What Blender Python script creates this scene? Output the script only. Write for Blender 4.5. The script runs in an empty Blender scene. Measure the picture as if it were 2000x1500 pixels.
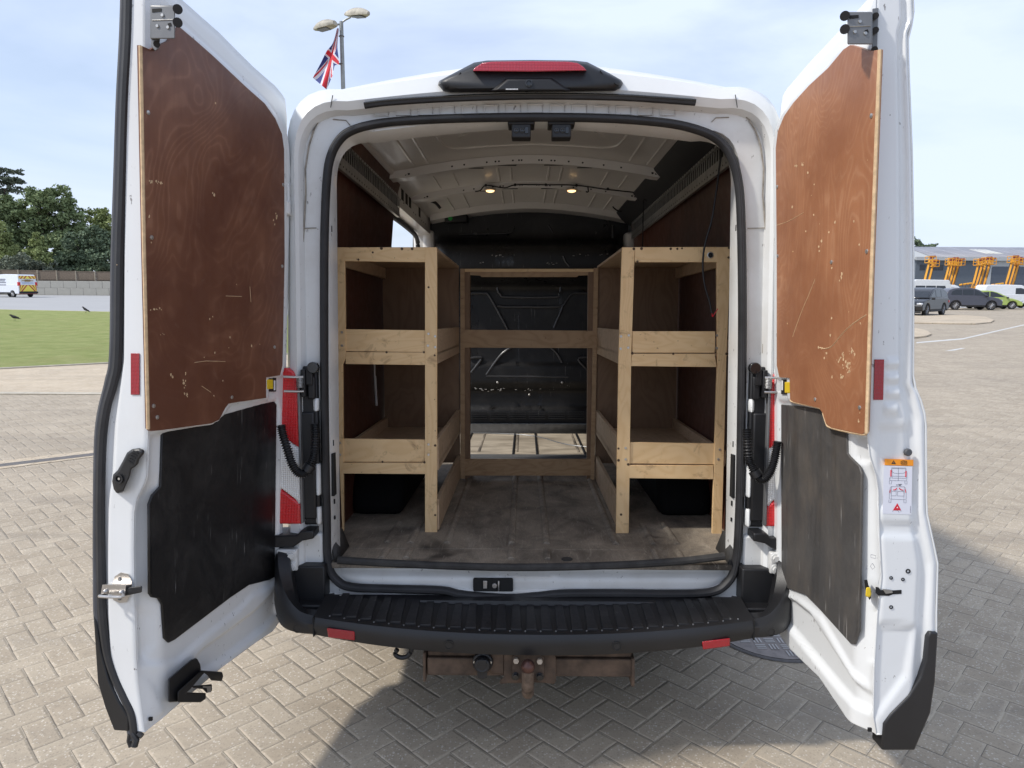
import bpy, bmesh, math, random
import numpy as np
from mathutils import Matrix, Vector
random.seed(7); np.random.seed(7)
R = math.radians
scene = bpy.context.scene
C = scene.collection

# ------------------------------------------------------------------ camera
FPX = 1387.0                                   # focal length in pixels of the 2000 px wide photograph
CAM_H = 1.76
def rx(a): return Matrix.Rotation(a, 3, 'X')
def rz(a): return Matrix.Rotation(a, 3, 'Z')
RW = rx(R(90 - 8.04)) @ rz(R(.37))             # camera in the world
RV = rz(R(1.03)) @ rx(R(90 - 5.15))            # the same camera seen from the van's own frame
CV = Vector((-.03, -2.72, .952))
CW = Vector((0, 0, CAM_H))
VROT = RW @ RV.transposed()
VLOC = CW - VROT @ CV
cd = bpy.data.cameras.new('camera'); cam = bpy.data.objects.new('camera', cd); C.objects.link(cam)
cam.matrix_world = Matrix.Translation(CW) @ RW.to_4x4()
cd.sensor_width = 36; cd.lens = FPX / 2000 * 36; cd.clip_start = .05; cd.clip_end = 2000
scene.camera = cam

# ------------------------------------------------------------------ sun, sky, exposure
SUN_EL, SUN_A = 47.0, 17.0                     # height; how far the sun stands behind the left-hand normal
d_van = Vector((-math.cos(R(SUN_EL)) * math.cos(R(SUN_A)), -math.cos(R(SUN_EL)) * math.sin(R(SUN_A)), math.sin(R(SUN_EL))))
to_sun = d_van.normalized()
sl = bpy.data.lights.new('sun', 'SUN'); so = bpy.data.objects.new('sun', sl); C.objects.link(so)
so.rotation_euler = to_sun.to_track_quat('Z', 'Y').to_euler(); so.location = (0, 0, 30)
sl.energy = 2.7; sl.angle = R(3.5); sl.color = (1.0, .955, .885)
world = bpy.data.worlds.new("World"); scene.world = world; world.use_nodes = True
wn = world.node_tree; wn.nodes.clear()
def wnode(t, **k):
    n = wn.nodes.new(t)
    for a, b in k.items(): setattr(n, a, b)
    return n
sky = wnode('ShaderNodeTexSky', sky_type='NISHITA', sun_disc=False)
sky.sun_elevation = R(SUN_EL); sky.sun_rotation = math.atan2(to_sun.x, to_sun.y)
sky.air_density = 1.0; sky.dust_density = 1.6; sky.ozone_density = 1.0
tc = wnode('ShaderNodeTexCoord')
mp = wnode('ShaderNodeMapping'); mp.inputs['Scale'].default_value = (1.1, 1.1, 4.2); mp.inputs['Rotation'].default_value = (0, 0, .6)
nz = wnode('ShaderNodeTexNoise'); nz.inputs['Scale'].default_value = 1.3; nz.inputs['Detail'].default_value = 7; nz.inputs['Roughness'].default_value = .52
nz.inputs['Distortion'].default_value = .5
rp = wnode('ShaderNodeValToRGB'); rp.color_ramp.elements[0].position = .38; rp.color_ramp.elements[1].position = .62
rp.color_ramp.elements[0].color = (.42, .42, .42, 1); rp.color_ramp.elements[1].color = (.95, .95, .95, 1)
mix = wnode('ShaderNodeMix', data_type='RGBA')
bg = wnode('ShaderNodeBackground'); bg.inputs['Strength'].default_value = .130
wo = wnode('ShaderNodeOutputWorld')
L = wn.links.new
L(tc.outputs['Generated'], mp.inputs['Vector']); L(mp.outputs['Vector'], nz.inputs['Vector'])
L(nz.outputs['Fac'], rp.inputs['Fac']); L(rp.outputs['Color'], mix.inputs['Factor'])
L(sky.outputs['Color'], mix.inputs['A']); mix.inputs['B'].default_value = (5.4, 6.15, 7.8, 1)
L(mix.outputs['Result'], bg.inputs['Color']); L(bg.outputs['Background'], wo.inputs['Surface'])
vs = scene.view_settings
vs.view_transform = 'Standard'; vs.look = 'None'; vs.exposure = 0.30; vs.gamma = 1.0; vs.use_curve_mapping = False

# ------------------------------------------------------------------ measuring: photograph pixel -> point on a plane at its real place
def cray(px, py): return Vector(((px - 1000) / FPX, -(py - 750) / FPX, -1))
def PY(px, py, Y):
    r = RV @ cray(px, py); return CV + r * ((Y - CV.y) / r.y)
def PX(px, py, X):
    r = RV @ cray(px, py); return CV + r * ((X - CV.x) / r.x)
def PZ(px, py, Z):
    r = RV @ cray(px, py); return CV + r * ((Z - CV.z) / r.z)
def PG(px, py, z=0.0):
    r = RW @ cray(px, py); return CW + r * ((z - CW.z) / r.z)
def PW(px, py, Y):
    r = RW @ cray(px, py); return CW + r * (Y / r.y)

# ------------------------------------------------------------------ mesh builder
def chain(pts, n):
    """smooth curve through points (Catmull-Rom), n steps per span"""
    P = [Vector(p) for p in pts]; out = []
    for i in range(len(P) - 1):
        a = P[i - 1] if i else P[0]; b = P[i]; c = P[i + 1]; d = P[i + 2] if i + 2 < len(P) else P[-1]
        for k in range(n):
            t = k / n
            out.append(.5 * ((2 * b) + (c - a) * t + (2 * a - 5 * b + 4 * c - d) * t * t + (3 * b - a - 3 * c + d) * t ** 3))
    out.append(P[-1].copy()); return out
class MB:
    def __init__(s): s.v = []; s.f = []; s.m = []; s.mi = 0; s.marks = []
    def cut(s):
        """what follows becomes an object of its own"""
        s.marks.append((len(s.v), len(s.f))); return s
    def add(s, vs_, fs):
        o = len(s.v); s.v += [tuple(v) for v in vs_]
        for f in fs: s.f.append(tuple(i + o for i in f)); s.m.append(s.mi)
        return s
    def box(s, x0, x1, y0, y1, z0, z1, M=None):
        p = [Vector((x, y, z)) for z in (z0, z1) for y in (y0, y1) for x in (x0, x1)]
        if M is not None: p = [M @ q for q in p]
        return s.add(p, [(0, 2, 3, 1), (4, 5, 7, 6), (0, 1, 5, 4), (2, 6, 7, 3), (0, 4, 6, 2), (1, 3, 7, 5)])
    def prism(s, pts, fn, t0, t1):
        n = len(pts)
        a = [fn(p[0], p[1], t0) for p in pts]; b = [fn(p[0], p[1], t1) for p in pts]
        return s.add(a + b, [tuple(range(n)), tuple(range(2 * n - 1, n - 1, -1))] + [(i, i + n, (i + 1) % n + n, (i + 1) % n) for i in range(n)])
    def loft(s, rings, closed=True, cap=False):
        n = len(rings[0]); o = len(s.v)
        vs_ = [p for r in rings for p in r]; fs = []
        for i in range(len(rings) - 1):
            for j in range(n if closed else n - 1):
                k = (j + 1) % n
                fs.append((i * n + j, i * n + k, (i + 1) * n + k, (i + 1) * n + j))
        if cap:
            fs.append(tuple(range(n - 1, -1, -1))); fs.append(tuple((len(rings) - 1) * n + j for j in range(n)))
        return s.add(vs_, fs)
    def tube(s, path, r, n=8, flat=1.0, up=None, cap=True, closed=False, rr=None):
        P = [Vector(p) for p in path]; rings = []; m = len(P)
        for i, p in enumerate(P):
            if closed: t = (P[(i + 1) % m] - P[i - 1])
            else: t = (P[min(i + 1, m - 1)] - P[max(i - 1, 0)])
            t.normalize()
            u = Vector(up) if up else (Vector((0, 0, 1)) if abs(t.z) < .9 else Vector((1, 0, 0)))
            a = t.cross(u); a.normalize(); b = a.cross(t)
            q = rr[i] if rr else r
            rings.append([p + a * (q * math.cos(2 * math.pi * k / n)) + b * (q * flat * math.sin(2 * math.pi * k / n)) for k in range(n)])
        if closed: rings.append(rings[0])
        return s.loft(rings, True, cap and not closed)
    def cyl(s, p0, p1, r0, r1=None, n=20, cap=True):
        p0, p1 = Vector(p0), Vector(p1); r1 = r0 if r1 is None else r1
        t = (p1 - p0).normalized(); u = Vector((0, 0, 1)) if abs(t.z) < .9 else Vector((1, 0, 0))
        a = t.cross(u).normalized(); b = a.cross(t)
        rg = [[p + (a * math.cos(2 * math.pi * k / n) + b * math.sin(2 * math.pi * k / n)) * r for k in range(n)] for p, r in ((p0, r0), (p1, r1))]
        return s.loft(rg, True, cap)
    def lathe(s, p0, ax, prof, n=24):
        p0 = Vector(p0); t = Vector(ax).normalized(); u = Vector((0, 0, 1)) if abs(t.z) < .9 else Vector((1, 0, 0))
        a = t.cross(u).normalized(); b = a.cross(t)
        rg = [[p0 + t * h + (a * math.cos(2 * math.pi * k / n) + b * math.sin(2 * math.pi * k / n)) * max(r, 1e-4) for k in range(n)] for r, h in prof]
        return s.loft(rg, True, True)
    def ball(s, c, r, n=12, sc=(1, 1, 1)):
        c = Vector(c); rg = []
        for i in range(n + 1):
            a = math.pi * i / n
            rg.append([c + Vector((sc[0] * r * max(math.sin(a), 1e-3) * math.cos(2 * math.pi * k / (n * 2)), sc[1] * r * max(math.sin(a), 1e-3) * math.sin(2 * math.pi * k / (n * 2)), sc[2] * r * math.cos(a))) for k in range(n * 2)])
        return s.loft(rg, True, True)
    def grid(s, fn, nu, nv):
        vs_ = [fn(i / nu, j / nv) for j in range(nv + 1) for i in range(nu + 1)]
        return s.add(vs_, [(j * (nu + 1) + i, j * (nu + 1) + i + 1, (j + 1) * (nu + 1) + i + 1, (j + 1) * (nu + 1) + i) for j in range(nv) for i in range(nu)])
    def build(s, name, mat, parent=None, bevel=0, ang=35, solid=0, sub=0, fix=True, loc=None, seg=2):
        if s.marks:
            mk = s.marks + [(len(s.v), len(s.f))]; s.marks = []; out = []
            if mk[0] != (0, 0): mk = [(0, 0)] + mk
            for (v0, f0), (v1, f1) in zip(mk[:-1], mk[1:]):
                if f1 == f0: continue
                q = MB(); q.v = s.v[v0:v1]; q.f = [tuple(i - v0 for i in f) for f in s.f[f0:f1]]; q.m = s.m[f0:f1]
                out.append(q.build(name, mat, parent, bevel, ang, solid, sub, fix, loc, seg))
            return out
        me = bpy.data.meshes.new(name); me.from_pydata(s.v, [], s.f)
        for m_ in (mat if isinstance(mat, (list, tuple)) else [mat]): me.materials.append(m_)
        for p, m_ in zip(me.polygons, s.m): p.material_index = m_
        if fix:
            b = bmesh.new(); b.from_mesh(me); bmesh.ops.recalc_face_normals(b, faces=b.faces); b.to_mesh(me); b.free()
        me.polygons.foreach_set('use_smooth', [True] * len(me.polygons))
        me.set_sharp_from_angle(angle=R(ang)); me.update()
        o = bpy.data.objects.new(name, me); C.objects.link(o); o.parent = parent
        if loc: o.location = loc
        if solid:
            q = o.modifiers.new('solid', 'SOLIDIFY'); q.thickness = solid; q.offset = 0
        if sub:
            q = o.modifiers.new('sub', 'SUBSURF'); q.levels = sub; q.render_levels = sub
        if bevel:
            q = o.modifiers.new('bevel', 'BEVEL'); q.width = bevel; q.segments = seg; q.limit_method = 'ANGLE'; q.angle_limit = R(40); q.harden_normals = False
        return o
def tag(o, label=None, cat=None, group=None, kind=None):
    if label: o['label'] = label
    if cat: o['category'] = cat
    if group: o['group'] = group
    if kind: o['kind'] = kind
    return o
def empty(name, loc=(0, 0, 0), rot=0, label=None, cat=None, group=None):
    o = bpy.data.objects.new(name, None); C.objects.link(o); o.location = loc; o.rotation_euler = (0, 0, rot)
    o.empty_display_size = .2
    return tag(o, label, cat, group)
def copy_tree(o, parent=None):
    c = o.copy(); C.objects.link(c); c.parent = parent
    for ch in list(o.children): copy_tree(ch, c)
    return c

# ------------------------------------------------------------------ materials
class G:
    """tiny helper round a material's node tree"""
    def __init__(s, name):
        s.mat = bpy.data.materials.new(name); s.mat.use_nodes = True; s.t = s.mat.node_tree
        s.b = s.t.nodes['Principled BSDF']; s.o = s.t.nodes['Material Output']
        s.tc = s.t.nodes.new('ShaderNodeTexCoord'); s.co = s.tc.outputs['Object']
    def n(s, t, **k):
        x = s.t.nodes.new(t)
        for a, b in k.items(): setattr(x, a, b)
        return x
    def l(s, a, b): s.t.links.new(a, b)
    def sc(s, v):
        m = s.n('ShaderNodeMapping'); m.inputs['Scale'].default_value = v; s.l(s.co, m.inputs['Vector']); return m.outputs['Vector']
    def noise(s, scale, detail=4, rough=.55, dist=0, co=None, out='Fac'):
        x = s.n('ShaderNodeTexNoise'); x.inputs['Scale'].default_value = scale; x.inputs['Detail'].default_value = detail
        x.inputs['Roughness'].default_value = rough; x.inputs['Distortion'].default_value = dist
        s.l(co if co is not None else s.co, x.inputs['Vector']); return x.outputs[out]
    def vor(s, scale, co=None, out='Distance', **k):
        x = s.n('ShaderNodeTexVoronoi', **k); x.inputs['Scale'].default_value = scale
        s.l(co if co is not None else s.co, x.inputs['Vector']); return x.outputs[out]
    def m(s, op, a, b=None, c=None, clamp=False):
        x = s.n('ShaderNodeMath', operation=op); x.use_clamp = clamp
        for i, q in enumerate((a, b, c)):
            if q is None: continue
            if isinstance(q, (int, float)): x.inputs[i].default_value = q
            else: s.l(q, x.inputs[i])
        return x.outputs[0]
    def ramp(s, fac, stops, interp='LINEAR'):
        x = s.n('ShaderNodeValToRGB'); r = x.color_ramp; r.interpolation = interp
        while len(r.elements) < len(stops): r.elements.new(.5)
        for e, (p, c) in zip(r.elements, stops):
            e.position = p; e.color = (c, c, c, 1) if isinstance(c, (int, float)) else (*c, 1)
        s.l(fac, x.inputs['Fac']); return x.outputs['Color']
    def mix(s, fac, a, b, mode='MIX'):
        x = s.n('ShaderNodeMix', data_type='RGBA', blend_type=mode)
        for k, q in (('Factor', fac), ('A', a), ('B', b)):
            i = x.inputs[k]
            if isinstance(q, (int, float)): i.default_value = q
            elif isinstance(q, tuple): i.default_value = (*q, 1)
            else: s.l(q, i)
        return x.outputs['Result']
    def sep(s, co=None):
        x = s.n('ShaderNodeSeparateXYZ'); s.l(co if co is not None else s.co, x.inputs[0]); return x.outputs
    def comb(s, x_, y_, z_=0.0):
        x = s.n('ShaderNodeCombineXYZ')
        for i, q in enumerate((x_, y_, z_)):
            if isinstance(q, (int, float)): x.inputs[i].default_value = q
            else: s.l(q, x.inputs[i])
        return x.outputs[0]
    def bump(s, h, strength=.3, dist=.01):
        x = s.n('ShaderNodeBump'); x.inputs['Strength'].default_value = strength; x.inputs['Distance'].default_value = dist
        s.l(h, x.inputs['Height']); s.l(x.outputs['Normal'], s.b.inputs['Normal'])
    def set(s, **k):
        for a, q in k.items():
            i = s.b.inputs[a.replace('_', ' ')]
            if isinstance(q, tuple): i.default_value = (*q, 1) if len(q) == 3 else q
            elif isinstance(q, (int, float)): i.default_value = q
            else: s.l(q, i)
        return s.mat
def plain(name, col, rough=.5, metal=0, var=.12, scale=6, bump=0, bscale=200, coat=0, spec=.5):
    g = G(name); f = g.noise(scale, 5)
    c = g.mix(g.ramp(f, [(.3, 0.0), (.75, 1.0)]), tuple(x * (1 - var) for x in col), tuple(min(1, x * (1 + var)) for x in col))
    g.set(Base_Color=c, Roughness=g.m('ADD', g.m('MULTIPLY', f, .16), rough - .08), Metallic=metal, Coat_Weight=coat)
    g.b.inputs['Specular IOR Level'].default_value = spec
    if bump: g.bump(g.noise(bscale, 3), bump, .002)
    return g.mat
def white_paint(name, base=(.76, .77, .77), grime=.25, chips=0.0, rough=.28):
    g = G(name)
    f = g.noise(3.2, 6, .6); f2 = g.noise(38, 4, .6)
    dirt = g.m('MULTIPLY', g.ramp(f, [(.45, 0.0), (.8, 1.0)]), grime)
    c = g.mix(dirt, base, (.48, .45, .40))
    sp = g.ramp(g.noise(16, 8, .7), [(.66, 0.0), (.72, 1.0)])
    c = g.mix(g.m('MULTIPLY', sp, grime * .7), c, (.34, .31, .27))
    if chips:
        v = g.noise(55, 5, .6, 0, g.sc((1.4, 1.4, .6)))
        ch = g.ramp(v, [(.655, 0.0), (.675, 1.0)])
        patch = g.ramp(g.noise(4.5, 3), [(.47, 0.0), (.56, 1.0)])
        c = g.mix(g.m('MULTIPLY', g.m('MULTIPLY', ch, patch), chips), c, (.10, .08, .07))
    g.set(Base_Color=c, Roughness=g.m('ADD', g.m('MULTIPLY', f2, .22), rough - .06), Coat_Weight=.35)
    g.b.inputs['Coat Roughness'].default_value = .12
    g.bump(g.noise(320, 2), .03, .001)
    return g.mat
def ply_red(name, sx=1.0, dark=(.115, .041, .023), mid=(.205, .086, .047), lite=(.29, .138, .082), freq=34, seed=0):
    g = G(name)
    mpn = g.n('ShaderNodeMapping'); mpn.inputs['Location'].default_value = (seed, seed * .7, seed * 1.3); mpn.inputs['Scale'].default_value = (1, 1, .62)
    g.l(g.co, mpn.inputs['Vector']); co = mpn.outputs['Vector']
    n = g.noise(1.9, 3, .45, .9, co)
    fine = g.noise(60, 3, .6, 0, g.sc((1, 1, .08)))
    w = g.m('SINE', g.m('ADD', g.m('MULTIPLY', n, freq * 6.28), g.m('MULTIPLY', g.noise(20, 3), 2.2)))
    w = g.m('MULTIPLY', g.m('ADD', w, 1.0), .5)
    c = g.mix(g.ramp(w, [(.0, 0.0), (.80, .20), (1.0, .8)]), mid, lite)
    c = g.mix(g.ramp(g.noise(2.6, 4, .6), [(.38, .9), (.62, 0.0)]), c, dark)
    c = g.mix(g.m('MULTIPLY', g.ramp(fine, [(.45, 0.0), (.8, 1.0)]), .35), c, dark)
    # rubbed scratches and small chips that show the pale wood
    sc_ = g.noise(30, 6, .75, 2.5, g.sc((1, 1, .55)))
    chip = g.m('MULTIPLY', g.ramp(sc_, [(.735, 0.0), (.75, 1.0)]), g.ramp(g.noise(3.3, 2), [(.50, 0.0), (.56, 1.0)]))
    c = g.mix(chip, c, (.60, .42, .24))
    hz = g.m('MULTIPLY', g.ramp(g.noise(9, 5, .7, 1.5), [(.62, 0.0), (.85, 1.0)]), .30)
    c = g.mix(hz, c, (.30, .21, .16))
    g.set(Base_Color=c, Roughness=g.m('ADD', g.m('MULTIPLY', g.noise(24, 5), .30), .30))
    g.bump(g.m('ADD', g.noise(130, 3), g.m('MULTIPLY', w, .25)), .12, .001)
    return g.mat
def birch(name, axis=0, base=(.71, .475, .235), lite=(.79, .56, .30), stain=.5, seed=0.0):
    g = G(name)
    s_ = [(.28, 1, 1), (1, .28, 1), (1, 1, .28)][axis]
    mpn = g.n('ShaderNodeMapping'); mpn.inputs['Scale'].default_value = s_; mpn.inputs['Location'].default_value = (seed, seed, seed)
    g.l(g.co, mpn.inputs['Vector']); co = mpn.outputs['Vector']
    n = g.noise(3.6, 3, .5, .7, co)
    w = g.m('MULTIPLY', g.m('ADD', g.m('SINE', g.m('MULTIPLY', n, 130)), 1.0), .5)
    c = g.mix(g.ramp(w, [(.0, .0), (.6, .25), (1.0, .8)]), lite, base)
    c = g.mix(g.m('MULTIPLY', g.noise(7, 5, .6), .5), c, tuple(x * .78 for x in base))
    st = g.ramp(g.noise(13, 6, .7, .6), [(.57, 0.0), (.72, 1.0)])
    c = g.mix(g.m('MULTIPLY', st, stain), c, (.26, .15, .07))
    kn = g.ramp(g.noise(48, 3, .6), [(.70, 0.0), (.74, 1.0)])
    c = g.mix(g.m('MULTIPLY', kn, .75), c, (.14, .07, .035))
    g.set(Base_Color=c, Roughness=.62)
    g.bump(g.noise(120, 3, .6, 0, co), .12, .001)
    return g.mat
def scuffed(name, col, sc=.5, rough=.5, tan=0.0, edge=0):
    g = G(name)
    a = g.noise(26, 7, .75, 3.0, g.sc((1, 1, .5)))
    b = g.noise(3.4, 3)
    s1 = g.m('MULTIPLY', g.ramp(a, [(.64, 0.0), (.74, 1.0)]), g.ramp(b, [(.45, 0.0), (.62, 1.0)]))
    c = g.mix(g.m('MULTIPLY', s1, sc), col, (.30, .29, .28))
    v = g.noise(70, 3, .5, 0, g.sc((1.3, 1.3, .05)))
    c = g.mix(g.m('MULTIPLY', g.m('MULTIPLY', g.ramp(v, [(.66, 0.0), (.72, 1.0)]), g.ramp(g.noise(6, 3), [(.5, 0.0), (.6, 1.0)])), sc), c, (.38, .37, .36))
    if tan:
        c = g.mix(g.m('MULTIPLY', g.ramp(g.noise(5, 6, .7, .4, g.sc((1, 1, .45))), [(.45, 0.0), (.75, 1.0)]), tan), c, (.22, .17, .12))
    wet = g.ramp(g.noise(9, 4, .6, .5, g.sc((1, 1, .10))), [(.56, 0.0), (.62, 1.0)])
    c = g.mix(g.m('MULTIPLY', wet, .25), c, tuple(q * .45 for q in col))
    dust = g.ramp(g.noise(4, 6, .7, .6), [(.48, 0.0), (.75, 1.0)])
    c = g.mix(g.m('MULTIPLY', dust, sc * .35), c, (.16, .15, .14))
    g.set(Base_Color=c, Roughness=g.m('SUBTRACT', g.m('ADD', g.m('MULTIPLY', g.noise(40, 4), .3), rough - .08), g.m('MULTIPLY', wet, .18)))
    g.bump(g.noise(420, 2), .25, .0006)
    return g.mat

M = {}
M['white'] = white_paint('van_white', base=(.78, .79, .78), grime=.18, chips=0)
M['jamb'] = white_paint('jamb_white', base=(.69, .695, .685), grime=.75, chips=.8)
M['door_in_l'] = white_paint('door_inner_white', base=(.73, .74, .74), grime=.22, chips=.9, rough=.3)
M['door_in_r'] = white_paint('door_inner_white_b', base=(.72, .735, .74), grime=.14, chips=.7, rough=.3)
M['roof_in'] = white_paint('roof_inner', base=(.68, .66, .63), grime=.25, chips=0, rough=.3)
M['ply_l'] = ply_red('red_ply_shaded', seed=0.3)  # red ply with the left door's shade put into its base
M['ply_r'] = ply_red('red_ply_sunlit', dark=(.27, .105, .048), mid=(.385, .165, .078), lite=(.47, .235, .125), freq=40, seed=4.2)  # same ply with the sun on the right door put into its base
M['ply_w'] = ply_red('red_ply_dim', dark=(.058, .019, .011), mid=(.088, .030, .017), lite=(.12, .044, .026), freq=10, seed=8.1)  # lining ply, base lowered to put in the load space's dimness
M['ply_edge'] = plain('ply_edge', (.46, .33, .19), .8, var=.4, scale=90)
M['chip'] = plain('bare_wood', (.62, .44, .26), .8, var=.2, scale=60)
M['birch_x'] = birch('birch_x', 0, stain=.8)
M['birch_z'] = birch('birch_z', 2, stain=.8, seed=3)
M['birch_y'] = birch('birch_y', 1, base=(.50, .36, .225), lite=(.60, .44, .29), stain=.8, seed=5)
M['birch_shaded'] = birch('birch_panel_shaded', 2, base=(.19, .105, .052), lite=(.23, .135, .07), stain=.3, seed=9)  # birch with the shade at the racks' far end put into its base
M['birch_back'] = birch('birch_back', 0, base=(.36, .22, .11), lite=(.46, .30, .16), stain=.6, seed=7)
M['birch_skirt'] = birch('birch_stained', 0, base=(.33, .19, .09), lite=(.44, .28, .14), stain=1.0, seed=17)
M['blackpanel_l'] = scuffed('black_liner_a', (.006, .006, .007), .45, .45)
M['blackpanel_r'] = scuffed('black_liner_b', (.062, .059, .057), .8, .5, tan=.30)
M['bulk'] = scuffed('bulkhead_black', (.005, .005, .006), .35, .40)
M['rubber'] = plain('seal_rubber', (.022, .022, .024), .55, var=.35, scale=12, bump=.1)
M['rubber_grey'] = plain('seal_rubber_grey', (.07, .072, .08), .6, var=.25, scale=8)
M['plastic'] = plain('black_plastic', (.013, .013, .0145), .42, var=.25, scale=5, bump=.25, bscale=500)
M['plastic_lo'] = plain('dark_plastic', (.009, .009, .0105), .5, var=.3, scale=9, bump=.2, bscale=400)
M['step'] = scuffed('bumper_step', (.016, .016, .018), .28, .42)
M['arch'] = plain('arch_black', (.004, .004, .0045), .85, spec=.15)
M['gloss_black'] = plain('gloss_black', (.010, .010, .011), .14, var=.1, coat=.5)
M['galv'] = plain('galvanised', (.42, .42, .41), .38, .85, var=.25, scale=22)
M['steel'] = plain('bracket_steel', (.50, .48, .46), .33, .9, var=.15, scale=30)
M['grey_metal'] = plain('grey_painted_metal', (.17, .172, .175), .4, .3, var=.12, scale=12)
M['rust'] = plain('rusty_towbar', (.105, .070, .048), .75, .1, var=.6, scale=14, bump=.5, bscale=60)
M['ballm'] = plain('towball_steel', (.11, .055, .045), .33, .6, var=.4, scale=18)
M['cream_cap'] = plain('bolt_cap', (.55, .47, .38), .7, var=.35, scale=60)
M['holes'] = plain('dark_hole', (.006, .006, .006), .8)
M['yellow'] = plain('yellow_plastic', (.75, .52, .02), .4)
M['screw'] = plain('screw_zinc', (.55, .53, .5), .35, .8)
M['tyre'] = plain('tyre', (.018, .018, .019), .8)
M['alloy'] = plain('alloy', (.55, .55, .56), .3, .7)
def red_lens(name, col, scale=120, spec=.5, em=0):
    g = G(name)
    x, y, z = g.sep()
    gx = g.m('SINE', g.m('MULTIPLY', g.m('ADD', x, y), scale * 4)); gz = g.m('SINE', g.m('MULTIPLY', z, scale * 4))
    h = g.m('MULTIPLY', g.m('ADD', gx, gz), .25)
    c = g.mix(g.m('ADD', h, .5), tuple(q * .75 for q in col), tuple(min(1, q * 1.25) for q in col))
    g.set(Base_Color=c, Roughness=.18, Coat_Weight=.6)
    g.bump(h, .5, .003)
    return g.mat
M['red'] = red_lens('red_lens', (.60, .008, .012), 260)
M['red_hi'] = red_lens('brake_red', (.42, .018, .04), 300)
M['clear'] = red_lens('clear_lens', (.82, .80, .78), 200)
M['reflector'] = red_lens('red_reflector', (.34, .003, .010), 420)
g = G('warm_lamp'); g.set(Base_Color=(.8, .6, .35), Roughness=.3, Emission_Color=(1.0, .62, .28)); g.b.inputs['Emission Strength'].default_value = 2.2; M['lamp'] = g.mat
g = G('green_tag'); g.set(Base_Color=(.02, .35, .06), Roughness=.4); M['green'] = g.mat
g = G('orange_label'); g.set(Base_Color=(.85, .30, .015), Roughness=.5); M['orange'] = g.mat
g = G('label_film'); g.set(Base_Color=(.70, .71, .78), Roughness=.3); M['film'] = g.mat
g = G('ink'); g.set(Base_Color=(.02, .02, .025), Roughness=.6); M['ink'] = g.mat
g = G('ink_grey'); g.set(Base_Color=(.16, .16, .2), Roughness=.6); M['ink_grey'] = g.mat
g = G('label_red'); g.set(Base_Color=(.62, .01, .03), Roughness=.5); M['lred'] = g.mat
g = G('print_white'); g.set(Base_Color=(.8, .8, .8), Roughness=.5); M['pw'] = g.mat
# floor mat: worn, muddy, darker stains
g = G('floor_mat')
wear = g.noise(3.4, 7, .68, .5, g.sc((1.25, .85, 1))); fine = g.noise(170, 4, .7)
c = g.mix(g.ramp(wear, [(.34, 0.0), (.66, 1.0)]), (.105, .086, .066), (.40, .335, .255))
c = g.mix(g.ramp(g.noise(2.1, 3, .5, .4), [(.60, 0.0), (.66, .9)]), c, (.040, .032, .024))
c = g.mix(g.ramp(fine, [(.35, .45), (.62, 0.0)]), c, (.035, .03, .026))
st = g.noise(34, 5, .7, 2, g.sc((1, .12, 1)))
c = g.mix(g.m('MULTIPLY', g.ramp(st, [(.56, 0.0), (.70, 1.0)]), .5), c, (.42, .37, .30))
g.set(Base_Color=c, Roughness=.8); g.bump(g.m('ADD', fine, g.m('MULTIPLY', wear, .6)), .45, .002); M['mat'] = g.mat
g = G('cab_floor_ply')
c = g.mix(g.ramp(g.noise(5, 6, .7, 1, g.sc((.3, 1, 1))), [(.35, 0.0), (.65, 1.0)]), (.24, .20, .15), (.52, .45, .35))
g.set(Base_Color=c, Roughness=.6); M['ply_floor'] = g.mat
M['mat_edge'] = plain('mat_edge', (.038, .036, .034), .8, var=.45, scale=20, bump=.5, bscale=150)
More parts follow.
